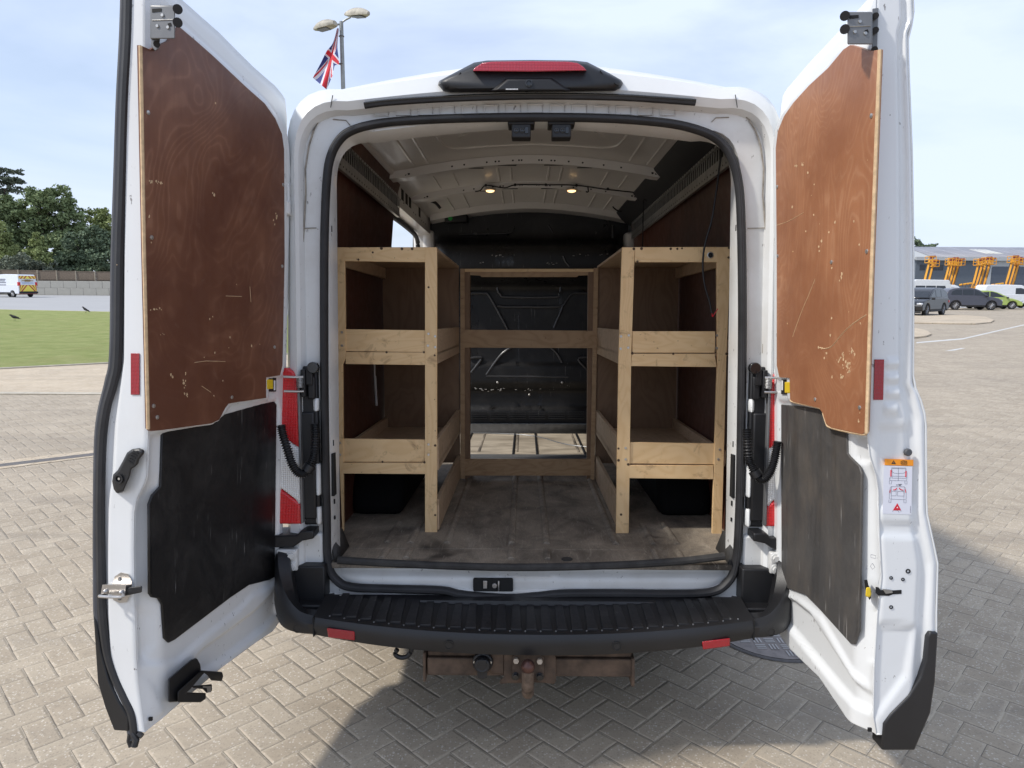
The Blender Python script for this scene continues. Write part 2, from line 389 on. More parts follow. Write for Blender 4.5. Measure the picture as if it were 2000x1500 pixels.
# ------------------------------------------------------------------ ground
def paving_mat(name, base, alt, rot=-45, unit=.1015, beige=0):
    g = G(name)
    mpn = g.n('ShaderNodeMapping'); mpn.inputs['Rotation'].default_value = (0, 0, R(rot)); mpn.inputs['Scale'].default_value = (1 / unit,) * 3
    mpn.inputs['Location'].default_value = (400.37, 400.21, 0)
    g.l(g.co, mpn.inputs['Vector'])
    wob = g.n('ShaderNodeVectorMath', operation='MULTIPLY_ADD')
    g.l(g.noise(9, 2, out='Color'), wob.inputs[0]); wob.inputs[1].default_value = (.05, .05, 0); g.l(mpn.outputs['Vector'], wob.inputs[2])
    x, y, _ = g.sep(wob.outputs[0])
    i = g.m('FLOOR', x); j = g.m('FLOOR', y); fx = g.m('FRACT', x); fy = g.m('FRACT', y)
    k = g.m('FLOORED_MODULO', g.m('ADD', g.m('SUBTRACT', i, j), .01), 4.0); k = g.m('FLOOR', k)
    k1 = g.m('COMPARE', k, 1.0, .1); k2 = g.m('COMPARE', k, 2.0, .1); ver = g.m('GREATER_THAN', k, 1.5)
    lx = g.m('ADD', fx, k1); ly = g.m('ADD', fy, k2)
    def edge(a, top): return g.m('MINIMUM', a, g.m('SUBTRACT', top, a))
    hx = g.m('ADD', 2.0, g.m('MULTIPLY', ver, -1.0)); hy = g.m('ADD', 1.0, ver)
    ex = edge(lx, hx); ey = edge(ly, hy)
    e = g.m('MINIMUM', ex, ey)
    idv = g.comb(g.m('SUBTRACT', i, k1), g.m('SUBTRACT', j, k2), ver)
    wn_ = g.n('ShaderNodeTexWhiteNoise'); g.l(idv, wn_.inputs['Vector']); rnd = wn_.outputs['Value']
    fine = g.noise(190, 4, .75); med = g.noise(1.1, 5, .6); big = g.noise(.35, 4, .6)
    c = g.mix(rnd, base, alt)
    c = g.mix(g.m('MULTIPLY', g.ramp(fine, [(.36, 1.0), (.60, 0.0)]), .45), c, tuple(q * .60 for q in base))
    vn = g.n('ShaderNodeTexVoronoi'); vn.inputs['Scale'].default_value = 105; g.l(g.co, vn.inputs['Vector']); vr = g.sep(vn.outputs['Color'])
    spk = g.m('MULTIPLY', g.m('LESS_THAN', vn.outputs['Distance'], .42), g.m('GREATER_THAN', vr[0], .80)); dsp = g.m('MULTIPLY', g.m('LESS_THAN', vn.outputs['Distance'], .5), g.m('LESS_THAN', vr[0], .24))
    c = g.mix(g.m('MULTIPLY', spk, .42), c, (.80, .76, .68)); c = g.mix(g.m('MULTIPLY', dsp, .34), c, (.17, .15, .12))
    c = g.mix(g.m('MULTIPLY', g.ramp(g.noise(7, 5, .7), [(.42, 0.0), (.70, 1.0)]), .35), c, tuple(q * .62 for q in base))
    c = g.mix(g.m('MULTIPLY', g.ramp(med, [(.45, 0.0), (.75, 1.0)]), .28), c, tuple(q * 1.25 for q in alt))
    c = g.mix(g.m('MULTIPLY', g.ramp(big, [(.50, 0.0), (.72, 1.0)]), .30), c, (.20, .17, .14))
    oil = g.ramp(g.noise(2.3, 5, .7, .8), [(.66, 0.0), (.74, 1.0)])
    c = g.mix(g.m('MULTIPLY', oil, .55), c, (.10, .085, .07))
    tyre = g.m('MULTIPLY', g.ramp(g.noise(1.3, 5, .6, .3, g.sc((.12, 2.2, 1))), [(.52, 0.0), (.68, 1.0)]), .30)
    c = g.mix(tyre, c, (.17, .15, .13))
    # joints: sand in part; pale one way, dark the other, as painted sun shading
    sand = g.ramp(g.noise(1.6, 3), [(.42, 0.0), (.58, 1.0)])
    jc = g.mix(g.m('MULTIPLY', g.m('SUBTRACT', 1.0, ver), g.m('ADD', .55, g.m('MULTIPLY', sand, .4))), (.13, .112, .088), (.46, .40, .31))
    jn = g.ramp(g.m('ADD', e, g.m('MULTIPLY', g.noise(60, 2), .012)), [(.020, 1.0), (.040, 0.0)])
    sandspill = g.m('MULTIPLY', g.ramp(g.m('ADD', e, g.m('MULTIPLY', g.noise(35, 4, .7), .35)), [(.16, 1.0), (.36, 0.0)]), g.m('MULTIPLY', sand, .55))
    c = g.mix(sandspill, c, tuple(q * 1.22 for q in alt))
    c = g.mix(jn, c, jc)
    g.set(Base_Color=c, Roughness=.88)
    h = g.m('ADD', g.m('MULTIPLY', g.ramp(e, [(.02, 0.0), (.10, 1.0)]), 1.0), g.m('MULTIPLY', fine, .30))
    h = g.m('ADD', h, g.m('MULTIPLY', rnd, .18))
    g.bump(h, .7, .006)
    return g.mat
M['pave'] = paving_mat('grey_block_paving', (.375, .310, .230), (.460, .390, .296))
M['pave_beige'] = paving_mat('beige_block_paving', (.53, .43, .305), (.60, .50, .37), rot=12)
g = G('asphalt'); c = g.mix(g.noise(.5, 6, .6, 0, g.sc((.4, 1, 1))), (.36, .36, .36), (.48, .475, .465)); c = g.mix(g.m('MULTIPLY', g.noise(90, 3), .5), c, (.2, .2, .2)); g.set(Base_Color=c, Roughness=.9); M['asphalt'] = g.mat
g = G('lawn')
c = g.mix(g.ramp(g.noise(1.6, 6, .65), [(.35, 0.0), (.65, 1.0)]), (.27, .31, .075), (.43, .44, .16))
c = g.mix(g.m('MULTIPLY', g.noise(60, 4, .7, 0, g.sc((1, .35, 1))), .7), c, (.12, .17, .035))
c = g.mix(g.m('MULTIPLY', g.ramp(g.noise(.6, 4), [(.5, 0.0), (.7, 1.0)]), .5), c, (.30, .28, .10))
g.set(Base_Color=c, Roughness=.95); g.bump(g.noise(45, 5, .7), .9, .05); M['lawn'] = g.mat
M['kerb'] = plain('kerb_stone', (.47, .43, .35), .9, var=.2, scale=5)
M['drain'] = plain('drain_slot', (.13, .12, .115), .8, var=.3, scale=30)
M['wpaint'] = plain('road_paint', (.6, .6, .58), .8, var=.2)

def sheet(name, pts, z, mat, kind='structure', h=None):
    b = MB()
    if h is None: b.add([(p[0], p[1], z) for p in pts], [tuple(range(len(pts)))])
    else: b.prism([(p[0], p[1]) for p in pts], lambda a, c_, t: (a, c_, t), z, z + h)
    o = b.build(name, mat, bevel=0 if h is None else .012)
    if kind: tag(o, kind=kind)
    return o
def line_pts(p, q, a, b):
    P, Q = PG(*p), PG(*q); d = (Q - P).xy.normalized()
    return Vector((P.x, P.y)) - d * a, Vector((P.x, P.y)) + d * b
sheet('ground', [(-500, -60), (500, -60), (500, 900), (-500, 900)], -.012, M['asphalt'])
la, lb = line_pts((0, 770), (199, 771), 6.9, 10)            # edge of the grey paving, left
ga, gb = line_pts((0, 721), (213.6, 710), 5.4, 13)          # near edge of the lawn
fa, fb = line_pts((0, 605), (215, 609.5), 30, 25)          # far edge of the lawn
sheet('block_paving', [(-60, -12), (60, -12), (60, 60), (lb.x, 60), (lb.x, lb.y), (la.x, la.y), (-60, 9.5)], 0, M['pave'])
n = (gb - ga).normalized()
sheet('beige_path', [la, lb, gb, ga], .004, M['pave_beige'])
sheet('lawn', [ga, gb, fb, fa], .02, M['lawn'])
def strip(name, p, q, w, z, mat, a=40, b=36, h=None, off=0.0, kind='structure'):
    A, B = line_pts(p, q, a, b); d = (B - A).normalized(); nn = Vector((-d.y, d.x))
    return sheet(name, [A + nn * off, B + nn * off, B + nn * (off + w), A + nn * (off + w)], z, mat, kind, h)
strip('kerb', (0, 770), (199, 771), .13, .0, M['kerb'], 6.9, 10, h=.022, off=-.02)
strip('kerb', (0, 721), (213.6, 710), .06, .0, M['kerb'], 5.4, 13, h=.035, off=-.06)
strip('kerb', (0, 605), (215, 609.5), .15, .0, M['kerb'], 30, 25, h=.03, off=0)
strip('kerb', (0, 916.5), (182, 893), .20, .004, M['pave_beige'], 8, 1.9, off=0)
strip('kerb', (0, 901), (182, 880), .20, .0042, M['pave_beige'], 8, 1.9, off=-.20)
dr = strip('drainage_channel', (0, 909.5), (182, 888), .13, .005, M['drain'], 8, 1.9, off=-.065, kind=None)
tag(dr, 'long narrow dark drainage channel set in the paving beside the left rear door', 'drain')
# two beige paved islands among the parking
def blob(cx, cy, a, b_, rot=0, n=28, sq=1.0):
    return [(cx + math.cos(rot) * a * math.cos(t) - math.sin(rot) * b_ * math.sin(t), cy + math.sin(rot) * a * math.cos(t) + math.cos(rot) * b_ * math.sin(t)) for t in [2 * math.pi * k / n for k in range(n)]]
i1a, i1b = PG(1790, 622), PG(1941, 627.5)
isl = [PG(*p) for p in [(1700, 631), (1790, 632), (1860, 633.5), (1905, 634), (1935, 631), (1942, 627), (1925, 620.5), (1880, 616.5), (1790, 618), (1700, 617)]]
sheet('paved_island', isl, 0.0, M['pave_beige'], h=.06)
isl2 = [PG(*p) for p in [(1700, 664), (1790, 661), (1810, 658.5), (1819, 654.5), (1810, 648), (1790, 643.5), (1700, 640)]]
sheet('paved_island', isl2, 0.0, M['pave_beige'], h=.06)
for pts in ([(1845, 686), (1862, 685), (1886, 680), (1878, 680), (1860, 683)], [(1790, 668.5), (1880, 661), (1990, 636), (2060, 622), (2060, 623.2), (1990, 637.6), (1880, 663), (1790, 670.5)]):
    sheet('road_marking', [PG(*p) for p in pts], .004, M['wpaint'])
# chequer-plate manhole cover by the right rear corner
mh = PG(1547, 1292)
b = MB(); b.cyl((0, 0, 0.0), (0, 0, .006), .30, n=40)
root = empty('manhole_cover', (mh.x + .02, mh.y + .31, 0), 0, 'round ribbed metal manhole cover set in the paving under the right rear door', 'manhole cover')
b.mi = 1
for i in range(-4, 5):
    for j in range(-4, 5):
        if math.hypot(i, j) > 4.1: continue
        for k in (-1, 0, 1):
            if (i + j) % 2: b.box(i * .062 - .024, i * .062 + .024, j * .062 + k * .016 - .004, j * .062 + k * .016 + .004, .006, .0085)
            else: b.box(i * .062 + k * .016 - .004, i * .062 + k * .016 + .004, j * .062 - .024, j * .062 + .024, .006, .0085)
b.build('lid', [plain('cover_iron', (.27, .235, .215), .6, .4, var=.3, scale=20), plain('cover_tread', (.42, .40, .38), .5, .5, var=.2)], root)
b = MB(); b.tube([(.315 * math.cos(t), .315 * math.sin(t), .003) for t in [k * math.pi / 20 for k in range(40)]], .012, 6, closed=True, flat=.4)
b.build('ring', M['drain'], root)

# ================================================================== THE VAN (its own frame: x across, y forward, z up from the load floor)
van = empty('panel_van', VLOC, 0, 'large white panel van with both rear doors wide open, shelves inside', 'van')
van.matrix_world = Matrix.Translation(VLOC) @ VROT.to_4x4()

def ring(Y, hb, hm, zb, zc, arch, rt, rb, zm=.1, low=.0, nside=14):
    """closed outline of the body, arched top: starts bottom left, goes up the left side"""
    zt = zc - arch                                   # height where the roof arch meets the corner
    pts = []
    zs = [zb + rb + (zt - rt - zb - rb) * k / (nside - 1) for k in range(nside)]
    def hx(z):
        t = (z - zb) / max(1e-6, zt - zb); return hb + (hm - hb) * (t if t < 1 else 1)
    for z in zs: pts.append((-hx(z), z))
    def bez(a, c_, d, n_):
        return [((1 - t) ** 2 * a[0] + 2 * t * (1 - t) * c_[0] + t * t * d[0], (1 - t) ** 2 * a[1] + 2 * t * (1 - t) * c_[1] + t * t * d[1]) for t in [k / n_ for k in range(1, n_)]]
    xt = hm - rt; a0 = (-hx(zs[-1]), zs[-1])
    ytop = lambda x: zt + arch * (1 - abs(x / xt) ** 1.5) if abs(x) < xt else zt
    c0 = (-hm, zt + .02)
    pts += bez(a0, c0, (-xt, ytop(-xt)), 8)
    for k in range(17):
        x = -xt + 2 * xt * k / 16; pts.append((x, ytop(x)))
    pts += bez((xt, ytop(xt)), (hm, zt + .02), (hx(zs[-1]), zs[-1]), 8)
    for z in reversed(zs): pts.append((hx(z), z))
    a1 = (hx(zs[0]), zs[0]); pts += bez(a1, (hb, zb), (hb - rb, zb), 6)
    for k in range(13):
        x = (hb - rb) * (1 - 2 * k / 12); pts.append((x, zb))
    pts += bez((-(hb - rb), zb), (-hb, zb), (-hx(zs[0]), zs[0]), 6)
    return [Vector((x, Y, z)) for x, z in pts]
# rear frame of the body
R0a = ring(.15, .805, .790, -.020, 1.712, .060, .15, .05)
R0 = ring(.075, .778, .757, -.045, 1.682, .052, .155, .07)
R1 = ring(.004, .800, .770, -.118, 1.705, .050, .17, .10)
R2 = ring(.004, .882, .862, -.130, 1.757, .045, .19, .12)
R3 = ring(-.030, .895, .872, -.135, 1.768, .045, .19, .12)
R3b = ring(-.048, .905, .880, -.14, 1.800, .05, .20, .12)
R4 = ring(-.030, .950, .895, -.16, 1.870, .076, .20, .12)
R4b = ring(.020, .975, .925, -.18, 1.908, .094, .21, .12)
R5 = ring(.14, 1.00, .950, -.22, 1.940, .104, .22, .12)
def outer(Y, s=1.0, dz=0.0, nose=0): return ring(Y, 1.01 * s, .965 * s, -.28, 1.975 + dz, .12, .24, .10)
sy = [.14, .6, 1.74, 3.30, 3.45]
b = MB(); b.mi = 1; b.loft([R1, R2, R3]); b.mi = 0; b.loft([R3, R3b, R4, R4b, R5])
# outer sides and roof, leaving the side-door opening on the left
rings = [R5] + [outer(y) for y in sy[1:]]
n_ = len(R5); o_ = len(b.v); b.v += [tuple(p) for r in rings for p in r]
for i in range(len(rings) - 1):
    for j in range(n_):
        k = (j + 1) % n_
        if i == 2 and 2 <= j <= 14: continue
        b.f.append((o_ + i * n_ + j, o_ + i * n_ + k, o_ + (i + 1) * n_ + k, o_ + (i + 1) * n_ + j)); b.m.append(0)
body = b.build('body', [M['white'], M['jamb']], van, ang=30)
# cab: roof slopes to windscreen and bonnet
b = MB(); b.loft([outer(3.45), outer(3.9), ring(4.35, 1.0, .90, -.28, 1.80, .12, .22, .10), ring(4.95, .99, .86, -.28, .95, .10, .20, .10), ring(5.45, .95, .85, -.28, .68, .10, .18, .10), ring(5.62, .85, .78, -.26, .40, .08, .15, .10)], cap=False)
b.build('cab', M['white'], van, ang=30)
b = MB(); b.box(-.78, .78, 4.60, 4.66, .98, 1.42, Matrix.Translation((0, 4.63, 1.2)) @ Matrix.Rotation(R(-35), 4, 'X') @ Matrix.Translation((0, -4.63, -1.2)))
for s in (-1, 1): b.cut(); b.box(s * .975 - .01, s * .975 + .01, 3.75, 4.35, .72, 1.30)
g = G('cab_glass'); g.set(Base_Color=(.03, .035, .04), Roughness=.06); M['glass'] = g.mat
b.build('window', M['glass'], van, bevel=.01)
# opening frame return (white flange inside the seal) down to the load space
b = MB(); b.loft([R1, R0, R0a, ring(.165, .90, .86, -.02, 1.83, .09, .10, .05)])
b.build('opening_frame', M['jamb'], van, ang=40)
# jamb face in dirty white, a touch proud of the shell, with sealant lines
def traced(pts, Y): return [PY(px, py, Y) for px, py in pts]
b = MB()
b.tube(traced([(592, 690), (590, 560), (592, 470), (597, 380), (596, 330), (603, 285), (612, 255), (625, 232), (641, 217), (668, 212), (705, 206)], -.002), .0035, 5)
b.tube(traced([(1490, 690), (1496, 560), (1497, 470), (1490, 380), (1492, 330), (1486, 285), (1476, 255), (1462, 232), (1446, 217), (1420, 210), (1360, 206)], -.002), .0035, 5)
for x0, x1 in ((590, 618), (1460, 1494)): b.tube(traced([(x0, 446), (x1, 445)], .001), .0018, 4)
b.tube(traced([(650, 233), (676, 235), (684, 245)], .001), .0018, 4); b.tube(traced([(1390, 238), (1398, 230), (1424, 229)], .001), .0018, 4)
b.mi = 1
for k in range(14):
    cx = 745 + k * 43.0; y0 = 204 + abs(cx - 1035) * .022
    p = [PY(cx + dx, y0 + dy, .0) for dx, dy in ((-14, 0), (14, 0), (14, 15), (-14, 15), (-14, 0))]
    b.tube([q + Vector((0, -.001, 0)) for q in p], .0028, 5)
b.mi = 2
b.tube(traced([(650, 186), (648, 197), (646, 210)], -.050), .0018, 5); b.tube(traced([(1436, 185), (1438, 197), (1440, 210)], -.050), .0018, 5)
b.build('panel_seam', [plain('sealant', (.30, .27, .23), .8, var=.4, scale=30), M['jamb'], M['rubber']], van)
# door seal round the opening
seal_px = [(633, 600), (634, 450), (639, 345), (648, 300), (666, 270), (690, 254), (730, 243), (790, 236), (900, 231), (1040, 229), (1180, 231), (1290, 239), (1350, 250), (1395, 268), (1423, 297), (1440, 345), (1447, 420), (1450, 600), (1448, 800), (1444, 1000), (1437, 1100), (1420, 1138), (1385, 1157), (1300, 1160), (1220, 1159), (1130, 1159), (1090, 1160), (1052, 1164), (1000, 1168), (940, 1165), (895, 1160), (860, 1153), (760, 1150), (690, 1147), (660, 1135), (641, 1100), (638, 1000), (634, 800)]
sp = chain(traced(seal_px + seal_px[:1], -.004), 5)[:-1]
b = MB(); b.tube(sp, .0165, 10, flat=1.25, up=(0, 1, 0), closed=True)
b.build('door_seal', M['rubber'], van)
b = MB(); b.tube([p * 1 + Vector((0, -.016, 0)) for p in sp], .004, 5, closed=True); b.build('seal_lip', M['rubber_grey'], van)
# sill: pressed white panel under the floor edge, with the lock pocket
sb = [PY(px, py, .03) for px, py in ((668, 1098), (1418, 1090), (1418, 1150), (668, 1150))]
def relief(fn, nu, nv): return fn
b = MB()
def sill(u, v):
    x = -.77 + 1.54 * u; z = -.005 - .125 * v
    y = .012 + .028 * (1 / (1 + math.exp((v - .42) * 22)))
    if abs(x + .02) < .12 and v < .5: y -= .008
    ex = max(0, abs(x) - .62) / .15; y += .03 * ex * ex * (v > .0) * min(1, v * 1.2)
    return (x, y, z)
b.grid(sill, 70, 16)
b.build('sill', M['jamb'], van)
po = empty('lock_pocket', (0, 0, 0)); po.parent = van
q0, q1 = PY(924, 1130, 0), PY(1002, 1155, 0)
b = MB(); b.prism([(q0.x + .004, q1.z), (q1.x - .004, q1.z), (q1.x, q1.z + .004), (q1.x, q0.z - .004), (q1.x - .004, q0.z), (q0.x + .004, q0.z), (q0.x, q0.z - .004), (q0.x, q1.z + .004)], lambda a, c_, t: (a, t, c_), -.002, .010)
b.build('recess', M['holes'], po)
b = MB(); b.cyl((q0.x + .085, -.001, (q0.z + q1.z) / 2), (q0.x + .085, -.012, (q0.z + q1.z) / 2), .010, n=14); b.box(q0.x + .040, q0.x + .056, -.010, -.002, q1.z + .014, q0.z - .006)
b.cyl((q0.x + .101, -.006, q1.z + .004), (q0.x + .101, -.006, q0.z - .006), .004, n=8)
b.build('striker', M['steel'], po, bevel=.002)
# rubber strip under the roof edge
b = MB()
st = chain([PY(px, py, -.055) for px, py in ((712, 206), (760, 200), (870, 193), (1035, 188), (1200, 190), (1290, 195), (1358, 200))], 6)
b.tube(st, .0125, 8, flat=1.0, up=(0, 1, 0)); b.build('drip_rail', M['rubber'], van)
b = MB(); b.tube([p + Vector((0, -.012, .004)) for p in st], .004, 6); b.build('drip_lip', M['gloss_black'], van)

# high-level brake light: black housing, red lens, camera
hl = empty('brake_light', (0, 0, 0)); hl.parent = van
cxh = PY(1035, 150, -.08).x
def H(px, py, Y=-.075): p = PY(px, py, Y); return p
outl = [(855, 165), (858, 158), (880, 146), (925, 123), (950, 119), (1035, 118), (1122, 119), (1148, 122), (1190, 143), (1213, 156), (1217, 162), (1212, 172), (1200, 178), (1035, 180), (880, 181), (866, 178)]
b = MB()
back = [H(1035 + (px - 1035) * .99, py - 1, .10) for px, py in outl]; mid = [H(px, py, -.055) for px, py in outl]; fr = [H(1035 + (px - 1035) * .965, 152 + (py - 152) * .86, -.088) for px, py in outl]
fr2 = [H(1035 + (px - 1035) * .90, 152 + (py - 152) * .70, -.098) for px, py in outl]
b.loft([back, mid, fr, fr2], True, True); b.build('housing', M['plastic'], hl, ang=50)
lens = [(923, 139), (928, 132), (942, 123), (960, 120.5), (1035, 119.5), (1110, 120.5), (1128, 123), (1140, 131), (1146, 138), (1035, 140)]
b = MB(); la_ = [H(px, py, -.115) for px, py in lens]; lb_ = [H(px, py, -.08) for px, py in lens]; b.loft([lb_, la_], True, True); b.build('lens', M['red_hi'], hl, bevel=.003)
b = MB(); cm = [(955, 178), (985, 152), (1080, 151), (1120, 178)]
b.loft([[H(px, py, -.09) for px, py in cm], [H(px, py, -.112) for px, py in ((970, 176), (992, 156), (1073, 155), (1106, 176))]], True, True)
b.build('camera_pod', M['plastic_lo'], hl, bevel=.004)
b = MB(); cc = H(1033, 163, -.112); b.lathe(cc, (0, -1, 0), [(.013, 0), (.013, .004), (.009, .005), (.007, .002)], 20); b.build('camera_lens', M['gloss_black'], hl)
b = MB()
for k in range(9):
    p = H(989 + k * 2.7, 174.2, -.1155); b.box(p.x - .0017, p.x + .0017, p.y - .0005, p.y, p.z - .002, p.z + .002)
b.build('small_print', M['pw'], hl)
b = MB()
for s, xs in ((-1, [(900, 142), (893, 152), (872, 170)]), (1, [(1172, 138), (1180, 150), (1208, 168)])): b.cut(); b.tube([H(px, py, -.094) for px, py in xs], .0025, 5)
b.build('housing_joint', M['holes'], hl)

# ------------------------------------------------------------------ load space
# floor mat with pressed ribs
b = MB(); b.box(-.80, .80, -.012, .17, -.022, 0.0); b.box(-.90, .90, .17, 3.22, -.022, 0.0)
for x in (-.36, -.085, .065, .36, .52, -.52, .62, -.62):
    for y0, y1 in ((.04, .16), (.24, 1.95), (2.32, 3.15)):
        if abs(x) > .5 and y1 > .5 and y1 < 2: y1 = .55
        if abs(x) == .36 and y1 == .16: continue
        b.tube([(x * (1 if y0 > .2 else .97), y0 + (y1 - y0) * k / 6, -.008) for k in range(7)], .019, 8, flat=1.0)
b.build('floor_mat', M['mat'], van, bevel=.004)
b = MB(); e = chain([PY(px, py, -.016) for px, py in ((660, 1094), (760, 1100), (900, 1106), (1035, 1108), (1200, 1104), (1330, 1096), (1415, 1086))], 5)
b.tube(e, .0155, 10, up=(0, 1, 0)); b.build('mat_edge', M['mat_edge'], van)
for s, px in ((-1, 655), (1, 1416)):
    b = MB(); x = .772 * s
    b.loft([[Vector((x + s * .0, y, -.005 if y < .1 else 0)) for y in (-.01, .05, .12, .19)], [Vector((x + s * .022, y, zz)) for y, zz in ((.02, .05), (.06, .085), (.12, .10), (.17, .08))]], False)
    b.build('mat_upturn', M['mat_edge'], van, solid=.008)
b = MB(); b.lathe((.14, .045, 0), (0, 0, 1), [(.022, 0), (.022, .003), (.016, .004), (.0, .003)], 20); b.build('floor_grommet', M['mat_edge'], van)
# forward floor: pale worn ply with dark joints and the metal strip
b = MB(); b.box(-.86, .80, 2.22, 3.16, .001, .006)
b.mi = 1
for x in (-.47, -.11, .06, .40): b.tube([(x, 2.22 + .93 * k / 4, .005) for k in range(5)], .010, 8)
b.build('forward_floor', [M['ply_floor'], M['plastic_lo']], van)
b = MB(); b.box(-.86, .80, 2.13, 2.22, .0, .010); b.box(-.86, .80, 2.10, 2.13, -.0, .004); b.build('threshold_strip', M['grey_metal'], van, bevel=.002)
b = MB(); b.add([(-.8, 3.16, .0), (.8, 3.16, .0), (.8, 3.22, .03), (-.8, 3.22, .03), (.8, 3.235, .075), (-.8, 3.235, .075)], [(0, 1, 2, 3), (3, 2, 4, 5)]); b.build('mat_riser', M['mat_edge'], van, solid=.004)
# roof skin, inner: shallow pressed panels
def roofz(x, y=0): return 1.895 - .10 * (abs(x) / .82) ** 1.8
b = MB()
def rf(u, v):
    x = -.86 + 1.72 * u; y = .16 + 3.14 * v; z = roofz(x) - max(0, abs(x) - .80) * .9
    if y < .34: z -= .0
    return (x, y, z)
b.grid(rf, 40, 40)
for x in (-.60, -.48, -.20, -.12, .12, .20, .48, .60):
    for y0, y1 in ((1.62, 2.16), (2.42, 3.10)):
        if abs(x) < .15 and y0 < 2: pass
        b.tube([(x, y0, roofz(x)), (x, (y0 + y1) / 2, roofz(x) - .001), (x, y1, roofz(x))], .008, 6)
for x in (-.66, -.58, .56, .66): b.tube([(x, .2, roofz(x)), (x, 1.38, roofz(x))], .009, 6)
for s in (-1, 1):
    b.tube(chain([(s * .48, .30, roofz(.48)), (s * .47, .9, roofz(.47)), (s * .42, 1.15, roofz(.42)), (s * .2, 1.2, roofz(.2)), (0, 1.2, roofz(0))], 5), .008, 6)
    b.tube(chain([(s * .36, .95, roofz(.36)), (s * .2, .72, roofz(.2)), (s * .12, .66, roofz(.1)), (s * .09, .58, roofz(.09)), (s * .02, .56, roofz(0))], 5), .008, 6)
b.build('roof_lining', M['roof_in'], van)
# roof bows
def bow(yc, w, dz, name='roof_bow'):
    root = empty(name); root.parent = van
    b = MB(); rings = []
    for k in range(33):
        x = -w + 2 * w * k / 32; z = roofz(x) + .004; e = max(0, (abs(x) - w + .10) / .10)
        d = dz * (1 - .25 * e); hw = .055 + .015 * e
        rings.append([Vector((x, yc - hw - .03, z)), Vector((x, yc - hw, z - .006)), Vector((x, yc - hw + .012, z - d)), Vector((x, yc + hw - .012, z - d)), Vector((x, yc + hw, z - .006)), Vector((x, yc + hw + .03, z))])
    b.loft(rings, True, True); b.mi = 1
    for x in (-.72, -.70, -.45, -.38, -.25, -.20, -.18, -.10, -.065, -.05, .05, .065, .12, .14, .22, .30, .42, .52, .70, .72):
        r_ = .0055 if abs(x) < .6 else .007
        z = roofz(x) - dz * .55; b.cyl((x, yc - .0405, z), (x, yc - .0490, z), r_, n=10)
    for x in (-.33, -.14, .14, .33): b.box(x - .06, x + .06, yc - .028, yc - .018, roofz(x) - dz + .001, roofz(x) - dz + .0045)
    b.build('beam', [M['roof_in'], M['holes']], root, ang=40)
    return root
bow(1.50, .81, .052); bow(2.28, .81, .044)
b = MB(); rings = []
for k in range(25):
    x = -.80 + 1.6 * k / 24; z = roofz(x); rings.append([Vector((x, 3.10, z)), Vector((x, 3.13, z - .045)), Vector((x, 3.26, z - .06)), Vector((x, 3.30, z))])
b.loft(rings, True, True); b.build('front_roof_rail', M['roof_in'], van)
b = MB()
for s, y0, y1 in ((-1, .16, 1.62), (1, .16, 1.62)):
    b.cut(); b.tube([(s * .80, y0 + .04, 1.80), (s * .80, y1, 1.80)], .018, 8)
b.build('roof_side_rail', M['roof_in'], van)
# left upper side rail above the side door, with punched holes
b = MB(); b.box(-.86, -.815, 1.76, 3.30, 1.69, 1.80); b.box(-.93, -.812, 1.76, 3.30, 1.655, 1.695)
b.mi = 1
for k, y in enumerate((1.86, 2.02, 2.16, 2.60)): b.box(-.816, -.813, y, y + .085, 1.715, 1.785)
for y in (1.82, 1.95, 2.35, 2.45, 2.75, 2.85, 2.95): b.cyl((-.816, y, 1.705), (-.813, y, 1.705), .006, n=8)
b.build('door_header_rail', [M['roof_in'], M['holes']], van, bevel=.003)
b = MB(); b.tube(chain([(-.91, 1.78, 1.635), (-.91, 2.6, 1.64), (-.91, 3.10, 1.62), (-.91, 3.20, 1.52), (-.91, 3.23, 1.3), (-.91, 3.23, .6), (-.91, 3.23, .1)], 6), .018, 8); b.build('side_door_seal', M['rubber'], van)
b = MB(); b.box(-.96, -.76, 3.26, 3.36, 0, 1.69); b.cyl((-.83, 3.26, 0), (-.83, 3.26, 1.69), .05, n=16); b.build('pillar', M['roof_in'], van, bevel=.02)
b = MB(); b.box(.78, .96, 3.14, 3.32, 0, 1.66); b.cyl((.83, 3.16, .3), (.83, 3.16, 1.66), .05, n=16); b.build('pillar', M['roof_in'], van, bevel=.02)
# walls (body side, inner) so no light leaks
b = MB(); b.box(-.93, -.90, .17, 1.70, -.02, 1.58); b.build('side_wall', M['roof_in'], van)
b = MB(); b.box(.90, .93, .17, 3.3, -.02, 1.58); b.build('side_wall', M['roof_in'], van)
# red plywood lining
lean = [(.876, 0), (.876, 1.25), (.845, 1.62), (.822, 1.72), (.800, 1.80), (.812, 1.80), (.834, 1.72), (.857, 1.62), (.888, 1.25), (.888, 0)]
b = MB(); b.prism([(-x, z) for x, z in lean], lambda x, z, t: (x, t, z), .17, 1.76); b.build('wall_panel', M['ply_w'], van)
b = MB(); b.prism(lean, lambda x, z, t: (x, t, z), .17, 3.12); b.build('wall_panel', M['ply_w'], van)
